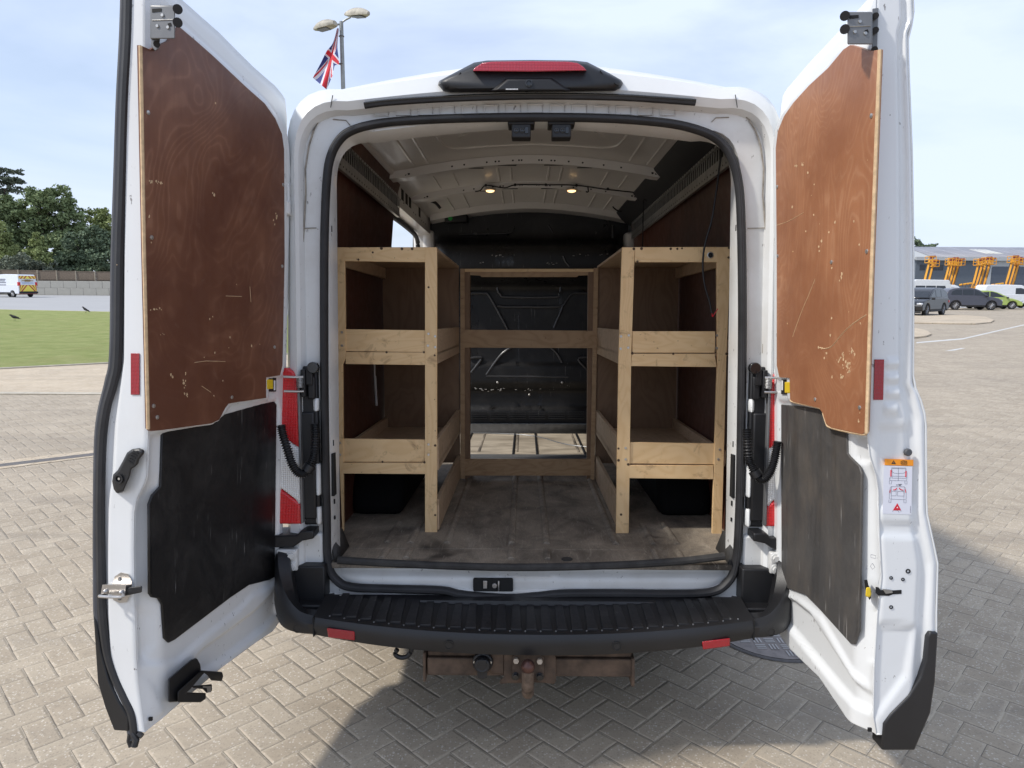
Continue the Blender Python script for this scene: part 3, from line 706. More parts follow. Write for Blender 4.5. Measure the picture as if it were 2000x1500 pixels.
# slotted cable tracks along both walls
def track(s, y0, y1, zt, dbl):
    root = empty('slotted_track'); root.parent = van
    b = MB(); x0, x1 = (s * .806, s * .822)
    xa, xb = min(x0, x1), max(x0, x1)
    fa_, fb_ = sorted((s * .806, s * .8082))
    b.box(xa, xb, y0, y1, zt - .012, zt); b.box(xa, xb, y0, y1, zt - .092, zt - .076)
    b.mi = 1; b.box(*sorted((s * .8215, s * .8225)), y0, y1, zt - .09, zt); b.mi = 0
    nn = int((y1 - y0) / .040)
    for k in range(nn + 1):
        y = y0 + (y1 - y0) * k / nn; b.box(fa_, fb_, y - .0055, y + .0055, zt - .077, zt - .011)
    if dbl: b.box(xa, xb, y0, y1, zt - .130, zt - .092)
    b.mi = 1; xs = s * .8048
    for k in range(int((y1 - y0) / .05)):
        y = y0 + .02 + k * .05
        for z in ((zt - .006, zt - .112) if dbl else (zt - .006,)): b.cyl((xs, y, z), (xs + s * .003, y, z), .0042, n=6)
    b.build('rail', [M['galv'], M['holes']], root)
track(-1, .20, 1.74, 1.715, True); track(1, .20, 2.95, 1.715, True)
# black foam duct above the right track
b = MB(); b.prism([(.835, 1.71), (.80, 1.715), (.735, 1.775), (.70, 1.815), (.72, 1.830), (.835, 1.79)], lambda a, c_, t: (a, t, c_), .18, 3.15)
b.build('duct', plain('duct_foam', (.016, .017, .020), .6, var=.35, scale=7, bump=.3, bscale=30), van, bevel=.012)
# wheel arches
for s in (-1, 1):
    b = MB(); prof = []
    for k in range(13):
        t = math.pi * k / 12; prof.append((1.10 - .44 * math.cos(t), .30 * min(1, math.sin(t) * 1.25)))
    b.prism(prof, lambda a, c_, t: (t, a, c_), s * .62, s * .880); b.build('wheel_arch', M['arch'], van, bevel=.045, seg=4)
# bulkhead
bk = empty('bulkhead'); bk.parent = van
b = MB()
def bh(u, v):
    x = -.82 + 1.64 * u; z = .07 + 1.80 * v
    top = roofz(x) - .05; z = min(z, top)
    def bumpf(z0, z1, w=.03): return 1 / (1 + math.exp(-(z - z0) / w)) * 1 / (1 + math.exp((z - z1) / w))
    y = 3.30
    y -= .30 * bumpf(1.28, 1.58, .022) * (1 - min(1, max(0, abs(x) - .66) / .14) ** 2)    # boxed-out shelf above the cab seats
    y -= .06 * bumpf(1.60, 1.9, .02)
    y -= .02 * bumpf(.40, .58, .01)
    y += .03 * bumpf(.20, .36, .01)
    return (x, y, z)
b.grid(bh, 80, 160)
def bpx(px, py, Y=3.288): return PY(px, py, Y)
b.mi = 1
for path in ([(972, 538), (972, 566), (978, 575), (990, 580), (1083, 580), (1092, 574), (1095, 564), (1095, 538)],
             [(918, 573), (945, 573), (957, 580), (992, 644)], [(918, 700), (935, 698), (940, 702), (920, 728)],
             [(972, 597), (990, 599), (1088, 599), (1100, 595), (1082, 640)], [(1100, 597), (1118, 574), (1150, 573)],
             [(1000, 678), (978, 694), (950, 732)], [(1075, 678), (1088, 690), (1098, 708)], [(1150, 698), (1135, 698), (1130, 703), (1145, 720)],
             [(950, 735), (1110, 736)]):
    b.tube(chain([bpx(*p) for p in path], 5), .0125, 8)
for path in ([(898, 457), (993, 455), (1003, 442)], [(1071, 439), (1080, 455)]): b.tube(chain([bpx(*p, 3.225) for p in path], 5), .008, 8)
b.tube([bpx(1197, 440, 3.225), bpx(1197, 465, 3.225)], .012, 8)
b.tube(chain([bpx(*p, 2.99) for p in ((1100, 500), (1104, 510), (1112, 520))], 4), .010, 8)
PB = b; b = MB()
for px, py in ((972, 747), (1098, 747), (1034, 771)): p = bpx(px, py, 3.262); b.cut(); b.ball(p, .011, 6)
b.build('bulkhead_bolt', M['screw'], bk)
b = MB()
for k in range(6):
    p0, p1 = bpx(919 + k * 38, 815 + 0, 3.296), bpx(951 + k * 38, 815, 3.296)
    for j in range(4):
        z = p0.z - .012 + j * .018; b.box(p0.x, p1.x, 3.278, 3.290, z, z + .006)
b.build('vent_grille', M['plastic'], bk)
b = PB; b.mi = 2; rnd = random.Random(3)
for (px0, px1, py, n_c, Y) in ((925, 985, 760, 26, 3.272), (985, 1060, 761, 7, 3.272), (960, 1010, 499, 9, 2.992), (1120, 1190, 497, 7, 2.992), (1060, 1090, 514, 6, 2.994), (935, 945, 513, 2, 2.994)):
    for k in range(n_c):
        p = bpx(rnd.uniform(px0, px1), py + rnd.gauss(0, 1.3), Y); w = rnd.uniform(.002, .008); hh = rnd.uniform(.001, .0026)
        b.box(p.x - w, p.x + w, p.y - .001, p.y + .001, p.z - hh, p.z + hh)
b.build('bulkhead_panel', [M['bulk'], plain('rib_black', (.045, .045, .048), .25, var=.2), plain('scrape', (.42, .40, .37), .7)], bk, ang=70)
b = MB(); p = PY(880, 427, 3.15); b.box(p.x - .05, p.x + .14, 3.14, 3.23, p.z - .03, p.z + .035); b.build('lamp_housing', M['plastic_lo'], bk, bevel=.012)
b = MB(); b.cyl((p.x, 3.139, p.z), (p.x, 3.132, p.z), .017, n=16); b.build('green_cap', M['green'], bk)
# dome lamps
def dome(p, tilt=0):
    root = empty('dome_lamp'); root.parent = van
    b = MB(); b.lathe(p, (0, 0, -1), [(.040, 0), (.040, .006), (.034, .010)], 20); b.build('bezel', plain('bezel', (.6, .5, .38), .4), root)
    b = MB(); b.lathe(Vector(p) - Vector((0, 0, .009)), (0, 0, -1), [(.030, 0), (.026, .008), (.010, .013)], 18); b.build('lamp_lens', M['lamp'], root)
for px in (957, 1117): p = PY(px, 371, 2.21); dome((p.x, 2.235, roofz(p.x) - .038))
p = PY(1213, 244, .13); dome((p.x, .125, p.z + .012))
# header latch boxes for the doors
for px in (1018, 1096):
    root = empty('header_striker'); root.parent = van
    p = PY(px, 245, .03)
    b = MB(); b.box(p.x - .050, p.x + .050, .0, .09, p.z - .004, p.z + .024); b.box(p.x - .036, p.x + .036, .0, .06, p.z - .052, p.z - .002); b.build('striker_box', M['plastic_lo'], root, bevel=.004)
    b = MB()
    for dx in (-.018, .004): b.cut(); b.lathe((p.x + dx, .0, p.z - .026), (0, -1, 0), [(.010, 0), (.010, .004), (.006, .005), (.005, .001)], 12)
    b.cut(); b.box(p.x + .014, p.x + .027, -.004, .001, p.z - .038, p.z - .014); b.build('roller', M['gloss_black'], root, bevel=.001)
# wiring clipped across the second bow and on the right
b = MB()
w = chain([PY(px, py, 2.20) for px, py in ((928, 374), (938, 372), (950, 362), (985, 367), (1008, 361), (1065, 361), (1125, 362), (1185, 370), (1240, 376), (1258, 380))], 4)
b.tube(w, .0045, 6)
for px, py in ((949, 362), (1006, 361), (1066, 361), (1126, 362), (1187, 369), (1241, 376), (1254, 378)): b.ball(PY(px, py, 2.20), .010, 5)
b.cut(); b.tube(chain([PY(px, py, 2.2) for px, py in ((1148, 364), (1149, 375), (1144, 374))], 3), .005, 6)
b.cut(); b.tube(chain([PY(px, py, 2.9) for px, py in ((1198, 394), (1198, 405), (1212, 413), (1225, 404), (1250, 394))], 4), .006, 6)
b.cut(); b.tube(chain([PY(px, py, 2.6) for px, py in ((835, 391), (850, 396), (860, 407))], 4), .012, 6)
b.build('roof_wiring', M['plastic_lo'], van)
for path, r_ in (([(1263, 393), (1257, 392), (1256, 430), (1255, 482)], .0035),):
    b = MB(); b.tube(chain([PY(px, py, 1.6) for px, py in path], 4), r_, 6); b.build('thin_cable', M['plastic_lo'], van)
# ------------------------------------------------------------------ rear corners: lamps, black recess, hoses, check straps
for s in (-1, 1):
    nm = 'l' if s < 0 else 'r'
    b = MB(); xa, xb = sorted((s * .826, s * .905))
    b.box(xa, xb, -.022, .010, .155, .775); b.box(*sorted((s * .838, s * .91)), -.034, -.020, .18, .60)
    b.box(*sorted((s * .83, s * .86)), -.040, -.02, .65, .74)
    b.build('lamp_recess', M['plastic_lo'], van, bevel=.008)
    b = MB()
    for z0, z1 in ((.60, .655), (.27, .40), (.155, .23)): b.cut(); b.box(*sorted((s * .822, s * .845)), -.028, .008, z0, z1)
    b.build('recess_patch', M['jamb'], van, bevel=.012)
    tl = empty('tail_light'); tl.parent = van
    xa, xb = s * .888, s * 1.008
    def seg(pts, mat, name, e=0.0):
        b = MB(); b.prism(pts, lambda a, c_, t: (s * a, t, c_), -.050 - e, .11); return b.build(name, mat, tl, bevel=.008)
    seg([(.892, .46), (1.02, .56), (1.02, .76), (.93, .772), (.905, .755), (.892, .70)], M['red'], 'upper_lens')
    seg([(.892, .245), (1.02, .345), (1.02, .558), (.892, .458)], M['clear'], 'clear_lens')
    seg([(.888, .165), (1.02, .165), (1.02, .343), (.892, .243)], M['red'], 'lower_lens')
    b = MB(); b.box(*sorted((s * .884, s * .893)), -.055, .10, .17, .73); b.build('lamp_edge', M['grey_metal'], tl, bevel=.003)
    b = MB(); b.ball((s * .93, -.012, .44), .028, 8); b.build('bulb', M['orange'], tl)
    # bracket below the lamp, white lower corner
    b = MB(); b.prism([(.84, .145), (.84, .115), (.885, .105), (.92, .080), (1.02, .078), (1.02, .125), (.905, .128), (.89, .145)], lambda a, c_, t: (s * a, t, c_), -.07, .05)
    b.build('lamp_bracket', M['plastic'], van, bevel=.005)
    b = MB(); b.box(*sorted((s * .82, s * .99)), -.016, .05, -.02, .12); b.build('lower_corner', M['jamb'], van, bevel=.01)
    hb = empty('hinge'); hb.parent = van
    b = MB(); b.box(*sorted((s * .905, s * .985)), -.075, -.02, -.012, .072); b.build('hinge_plate', M['jamb'], hb, bevel=.006)
    b = MB()
    for z in (.050, .008): b.cut(); b.cyl((s * .925, -.075, z), (s * .925, -.088, z), .013, n=6); b.cyl((s * .925, -.074, z), (s * .925, -.079, z), .019, n=14)
    b.build('hinge_bolt', M['jamb'], hb, bevel=.001)
    b = MB(); b.box(*sorted((s * .905, s * .935)), -.05, .01, 1.34, 1.46); b.cyl((s * .915, -.055, 1.34), (s * .915, -.055, 1.39), .016, n=14); b.build('upper_hinge', M['jamb'], hb, bevel=.005)
    # check strap
    ck = empty('check_strap'); ck.parent = van
    b = MB(); b.box(*sorted((s * .835, s * .862)), -.05, .0, .705, .770); b.box(*sorted((s * .862, s * .880)), -.055, -.01, .66, .765)
    b.build('bracket', M['plastic_lo'], ck, bevel=.004)
    b = MB()
    for z in (.738, .684): b.cut(); b.tube([(s * .865, -.065, z), (s * .895, -.075, z), (s * .935, -.080, z + .002)], .0048, 7)
    b.build('arm', M['steel'], ck)
    b = MB()
    for k in range(7): b.tube([(s * .878 + .012 * math.cos(t), -.066 + .012 * math.sin(t), .700 + k * .0055) for t in [j * math.pi / 5 for j in range(10)]], .0024, 5, closed=True)
    b.build('spring', M['galv'], ck)
    b = MB(); b.cyl((s * .833, -.03, .772), (s * .833, -.055, .772), .022, n=16); b.build('roller', M['gloss_black'], ck, bevel=.003)
    # corrugated hose looping to the door
    hp = [(615, 828), (616, 850), (614, 880), (610, 900), (597, 922), (584, 924), (571, 907), (562, 880), (553, 850), (549, 830)] if s < 0 else [(1459, 838), (1460, 860), (1463, 895), (1469, 912), (1481, 933), (1492, 936), (1504, 922), (1511, 903), (1516, 880), (1519, 862)]
    path = chain([PY(px, py, -.07 - .05 * min(1, k / 6)) for k, (px, py) in enumerate(hp)], 12)
    b = MB(); rr = [.0155 + .0028 * math.sin(k * math.pi * .9) for k in range(len(path))]
    dense = chain(path, 3); rr = [.0150 + .0032 * math.sin(k * 2 * math.pi / 6.0) for k in range(len(dense))]
    b.tube(dense, .016, 10, rr=rr); b.cyl(path[40], path[46], .022, n=14); b.build('wiring_hose', M['plastic'], van, ang=60)
# holes and lock pockets on the white inner flange
b = MB()
for s in (-1, 1):
    for z0, z1, xx in ((.26, .43, .787),):
        b.box(*sorted((s * (xx - .008), s * (xx + .010))), .014, .050, z0, z1)
    for z, hh in ((.47, .012), (.235, .010), (.17, .008), (.80, .014), (1.30, .012), (.95, .006), (1.5, .006)):
        b.box(*sorted((s * (.785 - .004 - .012 * (z > 1)), s * (.787 - .012 * (z > 1)))), .028, .036, z - hh, z + hh)
b.build('flange_hole', M['holes'], van, bevel=.002)

# ------------------------------------------------------------------ bumper with ribbed step
bm = empty('rear_bumper'); bm.parent = van
def yf(x): return -.275 + .045 * (abs(x) / .8) ** 2
def zt_(x): return -.168 + .040 * (abs(x) / .8) ** 2.2
def zb_(x): return -.252 + .050 * (abs(x) / .8) ** 2.4
b = MB(); rings = []
for k in range(41):
    x = -.80 + 1.6 * k / 40
    Y, t, q = yf(x), zt_(x), zb_(x)
    cb = .030 * math.exp(-((x + .02) / .20) ** 4)
    rings.append([Vector((x, -.012, -.128)), Vector((x, -.056, -.132)), Vector((x, -.060, t + .020)), Vector((x, Y + .02, t + .002)), Vector((x, Y + .006, t - .002)), Vector((x, Y, t - .014)), Vector((x, Y - .004, (t + q) / 2)), Vector((x, Y + .006, q + .006)), Vector((x, Y + .02, q)), Vector((x, -.06, q + .01)), Vector((x, -.005, -.2))])
b.loft(rings, True, True); b.build('step', M['plastic'], bm, ang=28)
b = MB()
for k in range(28):
    x = -.745 + 1.49 * k / 27; w = .0235
    if k == 27: continue
    x0, x1 = x + .004, x + .0552 - .006
    za = lambda xx, yy: (zt_(xx) + .024) + ((zt_(xx) + .002) - (zt_(xx) + .022)) * (-.035 - yy) / (-.035 - yf(xx)) + .0
    ys0, ys1 = -.045, yf(x) + .030
    # one raised plank and one narrow tapering rib
    b.add([(x0 + .002, ys0, za(x, ys0) - .006), (x1 - .016, ys0, za(x, ys0) - .006), (x1 - .006, ys1, za(x, ys1) - .006), (x0, ys1, za(x, ys1) - .006),
           (x0 + .002, ys0, za(x, ys0) + .002), (x1 - .016, ys0, za(x, ys0) + .002), (x1 - .006, ys1, za(x, ys1) + .002), (x0, ys1, za(x, ys1) + .002)],
          [(0, 1, 2, 3), (4, 7, 6, 5), (0, 4, 5, 1), (1, 5, 6, 2), (2, 6, 7, 3), (3, 7, 4, 0)])
b.mi = 1
for k in range(28):
    x = -.745 + 1.49 * k / 27; b.cyl((x + .001, yf(x) + .022, zt_(x) + .002), (x + .001, yf(x) + .022, zt_(x) + .0065), .0035, n=8)
b.build('step_tread', [M['step'], M['grey_metal']], bm, bevel=.0012)
b = MB()
for px, py in ((667, 1166), (799, 1174), (1099, 1181), (1265, 1184), (1403, 1182)):
    p = PY(px, py, -.040); b.cut(); b.box(p.x - .009, p.x + .009, -.045, -.034, p.z - .006, p.z + .006)
b.build('white_clip', M['pw'], bm, bevel=.001)
for s in (-1, 1):
    b = MB(); rings = []
    path = [(.800, -.230, 0), (.86, -.222, .10), (.915, -.200, .35), (.955, -.160, .65), (.982, -.10, .9), (.995, -.03, 1.0), (1.005, .08, 1.0), (1.01, .35, 1.0), (1.012, .62, 1.0)]
    PP = chain([(a, y_, t_) for a, y_, t_ in path], 4)
    for i, p in enumerate(PP):
        q = PP[min(i + 1, len(PP) - 1)] - PP[max(i - 1, 0)]; n2 = Vector((-q.y, q.x, 0)).normalized() if True else 0
        t = max(0, min(1, p.z)); top = -.128 + .205 * t ** 1.1; bot = -.202 + .050 * (t ** 2)
        nn = Vector((n2.x, n2.y, 0)); o = Vector((p.x, p.y, 0)); ins = o + nn * .055
        rings.append([Vector((s * (o.x - nn.x * 0), o.y, bot + .012)), Vector((s * (o.x - nn.x * .006), o.y - nn.y * .006, bot + .05)), Vector((s * o.x, o.y, top - .02)), Vector((s * (o.x + nn.x * .012), o.y + nn.y * .012, top)), Vector((s * ins.x, ins.y, top - .004 - .03 * (1 - t))), Vector((s * (ins.x + nn.x * .03), ins.y + nn.y * .03, -.135)), Vector((s * (ins.x + nn.x * .05), ins.y + nn.y * .05, -.165)), Vector((s * (o.x + nn.x * .02), o.y + nn.y * .02, bot))])
    b.loft(rings, True, True); b.build('corner', M['plastic'], bm, ang=40)
    b = MB(); b.box(*sorted((s * .78, s * .97)), -.12, .02, -.175, -.128); b.box(*sorted((s * .803, s * .985)), -.064, .03, -.17, .004); b.build('corner_floor', M['plastic_lo'], bm, bevel=.006)
    rc = [(638, 1226), (693, 1233), (693, 1251), (641, 1245)] if s < 0 else [(1371, 1253), (1426, 1246), (1426, 1262), (1373, 1269)]
    b = MB(); a_ = [PY(px, py, yf(.7) - .012) for px, py in rc]; c_ = [PY(px, py, yf(.7) + .01) for px, py in rc]
    b.loft([c_, a_], True, True); b.build('reflector', M['reflector'], bm, bevel=.004)
    for xx in (.86, .30):
        Y = yf(xx) - .004 if xx < .8 else -.224
        p = Vector((s * xx, Y, (-.150 - .195) / 2 + (0 if xx > .8 else -.035)))
        b = MB(); b.lathe(p, (0, -1, 0), [(.017, -.004), (.017, .003), (.0145, .003), (.0145, .001), (.011, .001), (.011, .003)], 22); b.build('parking_sensor', M['plastic'], bm)
    b = MB(); b.box(*sorted((s * .797, s * .8015)), yf(.8) - .004, yf(.8) + .03, -.20, -.128); b.build('joint', M['holes'], bm)
b = MB(); b.tube(chain([PY(px, py, -.22) for px, py in ((776, 1268), (772, 1278), (782, 1284), (795, 1282), (803, 1272), (802, 1266))], 4), .009, 8); b.build('towing_eye', M['plastic_lo'], van)

# ------------------------------------------------------------------ tow bar
tb = empty('tow_bar'); tb.parent = van
YT = -.20
def T(px, py, Y=YT): return PY(px, py, Y)
b = MB(); p0, p1 = T(834, 1283), T(1234, 1327)
b.box(p0.x, p1.x, YT, YT + .06, p1.z + .008, p0.z - .004)
b.box(p0.x, p1.x, YT + .012, YT + .05, p0.z - .002, p0.z + .018)
for px, py0, py1 in ((829, 1274, 1331), (1236, 1285, 1340)):
    a_, c_ = T(px - 3, py0), T(px + 3, py1); b.box(a_.x, c_.x, YT - .008, YT + .09, c_.z, a_.z)
b.build('beam', M['rust'], tb, bevel=.005)
b = MB(); pl = [(977, 1336), (975, 1330), (984, 1322), (984, 1273), (989, 1268), (996, 1270), (1074, 1270), (1081, 1274), (1086, 1285), (1086, 1330), (1082, 1336), (1066, 1334), (1060, 1333), (996, 1334)]
b.loft([[T(px, py, YT - .004) for px, py in pl], [T(px, py, YT - .016) for px, py in pl]], True, True)
pl2 = [(930, 1268), (984, 1272), (984, 1316), (962, 1314), (945, 1300)]
b.loft([[T(px, py, YT - .002) for px, py in pl2], [T(px, py, YT - .010) for px, py in pl2]], True, True)
b.build('mounting_plate', M['rust'], tb, bevel=.003)
b = MB(); pl = [(1000, 1281), (1008, 1277), (1055, 1277), (1063, 1283), (1063, 1326), (1000, 1326)]
b.loft([[T(px, py, YT - .014) for px, py in pl], [T(px, py, YT - .032) for px, py in pl]], True, True); b.build('ball_flange', plain('old_steel', (.085, .06, .045), .6, .4, var=.5, scale=30, bump=.4, bscale=60), tb, bevel=.004)
b = MB(); 
for px, py in ((1008, 1289), (1054, 1290)): p = T(px, py, YT - .032); b.cut(); b.cyl(p, p + Vector((0, -.012, 0)), .011, n=6)
b.build('bolt', M['cream_cap'], tb, bevel=.001)
b = MB()
for px, py in ((1007, 1320), (1054, 1321)): p = T(px, py, YT - .032); b.cut(); b.cyl(p, p + Vector((0, -.014, 0)), .0115, n=6); b.cyl(p, p + Vector((0, -.005, 0)), .015, n=14)
b.build('nut', M['gloss_black'], tb, bevel=.001)
b = MB(); pb = T(1031, 1302, YT - .115)
b.ball(pb, .0255, 12); b.build('tow_ball', M['ballm'], tb)
b = MB(); b.tube(chain([pb + Vector((0, 0, -.015)), pb + Vector((0, 0, -.05)), pb + Vector((0, .006, -.085)), pb + Vector((0, .035, -.115)), pb + Vector((0, .075, -.11)), pb + Vector((0, .09, -.07)), pb + Vector((0, .10, -.02))], 5), .022, 14, flat=1.0)
b.build('neck', plain('neck_steel', (.17, .125, .095), .6, .5, var=.5, scale=30), tb)
b = MB(); ps = T(943, 1291, YT - .012)
b.lathe(ps, (0, -1, 0), [(.038, 0), (.038, .012), (.034, .016), (.030, .017), (.030, .034), (.027, .040), (.020, .042), (.018, .040), (.010, .0405)], 26)
b.box(ps.x - .016, ps.x + .016, ps.y - .046, ps.y - .01, ps.z + .010, ps.z + .026); b.prism([(-.022, .0), (.022, .0), (.016, -.046), (0, -.052), (-.016, -.046)], lambda a, c_, t: (ps.x + a, t, ps.z + c_), ps.y - .036, ps.y - .01)
b.build('electric_socket', M['plastic'], tb, bevel=.0015)
b = MB()
for dx in (-.030, .030): b.cut(); b.cyl((ps.x + dx, ps.y - .012, ps.z + .004), (ps.x + dx, ps.y - .019, ps.z + .004), .0045, n=10)
b.build('socket_screw', M['screw'], tb)
# underside and wheels
b = MB(); b.box(-.90, .90, .10, 5.3, -.30, -.06); b.build('chassis', M['plastic_lo'], van)
zg = -.665
for s in (-1, 1):
    for yy in (1.10, 4.75):
        w = empty('wheel'); w.parent = van
        zc_ = -.325 if yy < 2 else -.17
        b = MB(); b.lathe((s * .76, yy, zc_), (s, 0, 0), [(.22, 0), (.33, .0), (.345, .02), (.345, .20), (.33, .22), (.22, .22)], 36); b.build('tyre', M['tyre'], w, bevel=.01)
        b = MB(); b.lathe((s * .80, yy, zc_), (s, 0, 0), [(.215, 0), (.215, .17), (.19, .165), (.17, .12), (.06, .14), (.05, .17), (.0, .17)], 28); b.build('rim', M['alloy'], w)

# ------------------------------------------------------------------ rear doors
class DoorFrame:
    def __init__(s, side, h0, h1, fr):
        s.s = side
        H0 = PY(*h0, -.035); H1 = PY(*h1, -.035); F = PY(*fr[:2], fr[2])
        s.z = (H1 - H0).normalized(); s.z = s.z if s.z.z > 0 else -s.z
        s.o = H0 + s.z * (-H0.z / s.z.z)
        u = F - s.o; u -= s.z * u.dot(s.z); s.u = u.normalized(); s.U = u.length
        s.w = s.u.cross(s.z) if side < 0 else s.z.cross(s.u)
        if s.w.x * side > 0: s.w = -s.w
    def P(s, u, z, w=0.0): return s.o + s.u * u + s.z * z + s.w * w
    def D(s, px, py, w=0.0):
        """pixel -> (u, z) on the inner face plane, w metres towards the van's middle"""
        r = RV @ cray(px, py); q = s.o + s.w * w; t = (q - CV).dot(s.w) / r.dot(s.w); p = CV + r * t - s.o
        return (p.dot(s.u), p.dot(s.z))
    def E(s, px, py, u):
        """pixel -> (w, z) on the free-edge plane"""
        r = RV @ cray(px, py); q = s.o + s.u * u; t = (q - CV).dot(s.u) / r.dot(s.u); p = CV + r * t - s.o
        return (p.dot(s.w), p.dot(s.z))
    def slab(s, b, pts, w0, w1): b.prism(pts, lambda u, z, t: s.P(u, z, t), w0, w1); return b
    def px_slab(s, b, px, w0, w1): return s.slab(b, [s.D(x, y, w1) for x, y in px], w0, w1)
def sdf(P, poly):
    """signed distance (negative inside) of points P (n,2) to a polygon"""
    poly = np.array(poly); n = len(poly); d = np.full(len(P), 1e9); ins = np.zeros(len(P), bool)
    for i in range(n):
        a = poly[i]; c = poly[(i + 1) % n]; e = c - a; w = P - a
        t = np.clip((w @ e) / max(e @ e, 1e-12), 0, 1); q = w - t[:, None] * e; d = np.minimum(d, (q * q).sum(1))
        cond = ((a[1] <= P[:, 1]) & (c[1] > P[:, 1])) | ((c[1] <= P[:, 1]) & (a[1] > P[:, 1]))
        with np.errstate(divide='ignore', invalid='ignore'):
            xi = a[0] + (P[:, 1] - a[1]) / (c[1] - a[1] if c[1] != a[1] else 1e-9) * e[0]
        ins ^= cond & (P[:, 0] < xi)
    d = np.sqrt(d); return np.where(ins, -d, d)
def sstep(x): x = np.clip(x, 0, 1); return x * x * (3 - 2 * x)

def door_shell(df, root, inner_top, inner_bot, corner, edge_out, skin_top, mats, recess, hinge_px, edge_rel):
    """inner pressed panel + free-edge face + outer skin, all as one closed pressed door"""
    U = df.U
    it = sorted([df.D(*p) for p in inner_top]); ib = sorted([df.D(*p) for p in inner_bot])
    itx, itz = zip(*it); ibx, ibz = zip(*ib)
    cz = sorted([(df.E(*p, U)[1], df.E(*p, U)[0]) for p in corner]); czz, czw = zip(*cz)
    fall = lambda u, z: np.interp(z, czz, czw) * float(sstep(np.array([(u - (U - .085)) / .085]))[0])
    eo = sorted([(df.E(*p, U)[1], df.E(*p, U)[0]) for p in edge_out]); eoz, eow = zip(*eo)
    u0 = min(itx[0], ibx[0]); nu, nv = 90, 240
    S = np.linspace(0, 1, nu + 1); S = u0 + (U - u0) * (S ** 1.35)
    pts = np.zeros((nv + 1, nu + 1, 2))
    for j in range(nv + 1):
        for i in range(nu + 1):
            u = S[i]; zt = np.interp(u, itx, itz); zb = np.interp(u, ibx, ibz); z = zb + (zt - zb) * j / nv
            pts[j, i] = (u, z)
    flat = pts.reshape(-1, 2); wv = np.zeros(len(flat))
    for poly, depth, width, off in recess:
        sd = sdf(flat, [df.D(*p) for p in poly]); wv += depth * sstep(.5 - (sd - off) / width)
    wv = np.array([wv[k] * (1 - float(sstep(np.array([(flat[k][0] - U + .03) / .03]))[0])) + fall(flat[k][0], flat[k][1]) for k in range(len(flat))])
    W = wv.reshape(nv + 1, nu + 1)
    b = MB(); vs_ = [df.P(flat[k][0], flat[k][1], wv[k]) for k in range(len(flat))]
    b.add(vs_, [(j * (nu + 1) + i, j * (nu + 1) + i + 1, (j + 1) * (nu + 1) + i + 1, (j + 1) * (nu + 1) + i) for j in range(nv) for i in range(nu)])
    b.build('inner_panel', mats, root, ang=60)
    # free edge face
    zmin, zmax = pts[0, nu, 1], pts[nv, nu, 1]; ne = 200; nw = 26
    ev = []; Pz = np.linspace(zmin, zmax, ne + 1)
    P2 = np.zeros((ne + 1, nw + 1, 2))
    for j, z in enumerate(Pz):
        wo = np.interp(z, eoz, eow)
        wc = np.interp(z, czz, czw)
        for i in range(nw + 1): P2[j, i] = (wc + (wo - wc) * i / nw, z)
    f2 = P2.reshape(-1, 2); dep = np.zeros(len(f2))
    for poly, depth, width, off in edge_rel:
        sd = sdf(f2, [df.E(*p, U) for p in poly]); dep += depth * sstep(.5 - (sd - off) / width)
    vs2 = []
    for k, (w, z) in enumerate(f2):
        i = k % (nw + 1); cu = U; rnd_ = .006 * ((1 - min(1, i / 2)) ** 2) + .010 * max(0, (i - nw + 3) / 3) ** 2
        step_ = -.012 * sstep(np.array([(i / nw - .60) / .14]))[0] + .010 * sstep(np.array([(i / nw - .80) / .1]))[0]
        vs2.append(df.P(cu - rnd_ + dep[k] + step_, z, w))
    b = MB(); b.add(vs2, [(j * (nw + 1) + i, j * (nw + 1) + i + 1, (j + 1) * (nw + 1) + i + 1, (j + 1) * (nw + 1) + i) for j in range(ne) for i in range(nw)])
    b.build('edge_face', mats, root, ang=60, fix=True)
    # outer skin (same bulge as the free edge) and the flange that joins it
    stp = sorted([df.D(*p, -.10) for p in skin_top]); sx, sz = zip(*stp)
    b = MB(); rows = []
    us = np.linspace(min(sx[0], u0), U, 50)
    rows_b = []
    for u in us:
        zt = np.interp(u, sx, sz); zb = np.interp(u, ibx, ibz); col = []
        for j in range(61):
            z = zb + (zt - zb) * j / 60; f = (u - us[0]) / (U - us[0])
            uu = u - .006; w = np.interp(z, eoz, eow) * (1 - .25 * (1 - f) ** 4) if True else 0
            col.append(df.P(uu, z, w + .001))
        rows.append(col)
    b.loft(rows, False); b.build('outer_skin', M['white'], root, ang=50, solid=.004)
    b = MB()
    inn = [df.P(*pts[nv, i], W[nv, i] - .003) for i in range(nu + 1)]; outw = []
    for i in range(nu + 1):
        u, z = pts[nv, i]; zz = max(z, min(np.interp(u, sx, sz) - .02, z + .05)); outw.append(df.P(u, zz, np.interp(zz, eoz, eow) * (1 - .25 * (1 - (u - u0) / (U - u0)) ** 4) + .004))
    b.loft([inn, outw], False)
    left = [df.P(*pts[j, 0], W[j, 0]) for j in range(nv + 1)]
    lo = [df.P(pts[j, 0, 0], pts[j, 0, 1], -.075) for j in range(nv + 1)]; b.loft([left, lo], False)
    bt = [df.P(*pts[0, i], W[0, i]) for i in range(nu + 1)]; bo = [df.P(pts[0, i, 0], pts[0, i, 1], np.interp(pts[0, i, 1], eoz, eow) * (1 - .25 * (1 - (pts[0, i, 0] - u0) / (U - u0)) ** 4)) for i in range(nu + 1)]
    b.loft([bt, bo], False); b.build('flange', mats, root, ang=50, solid=.003)
    return None

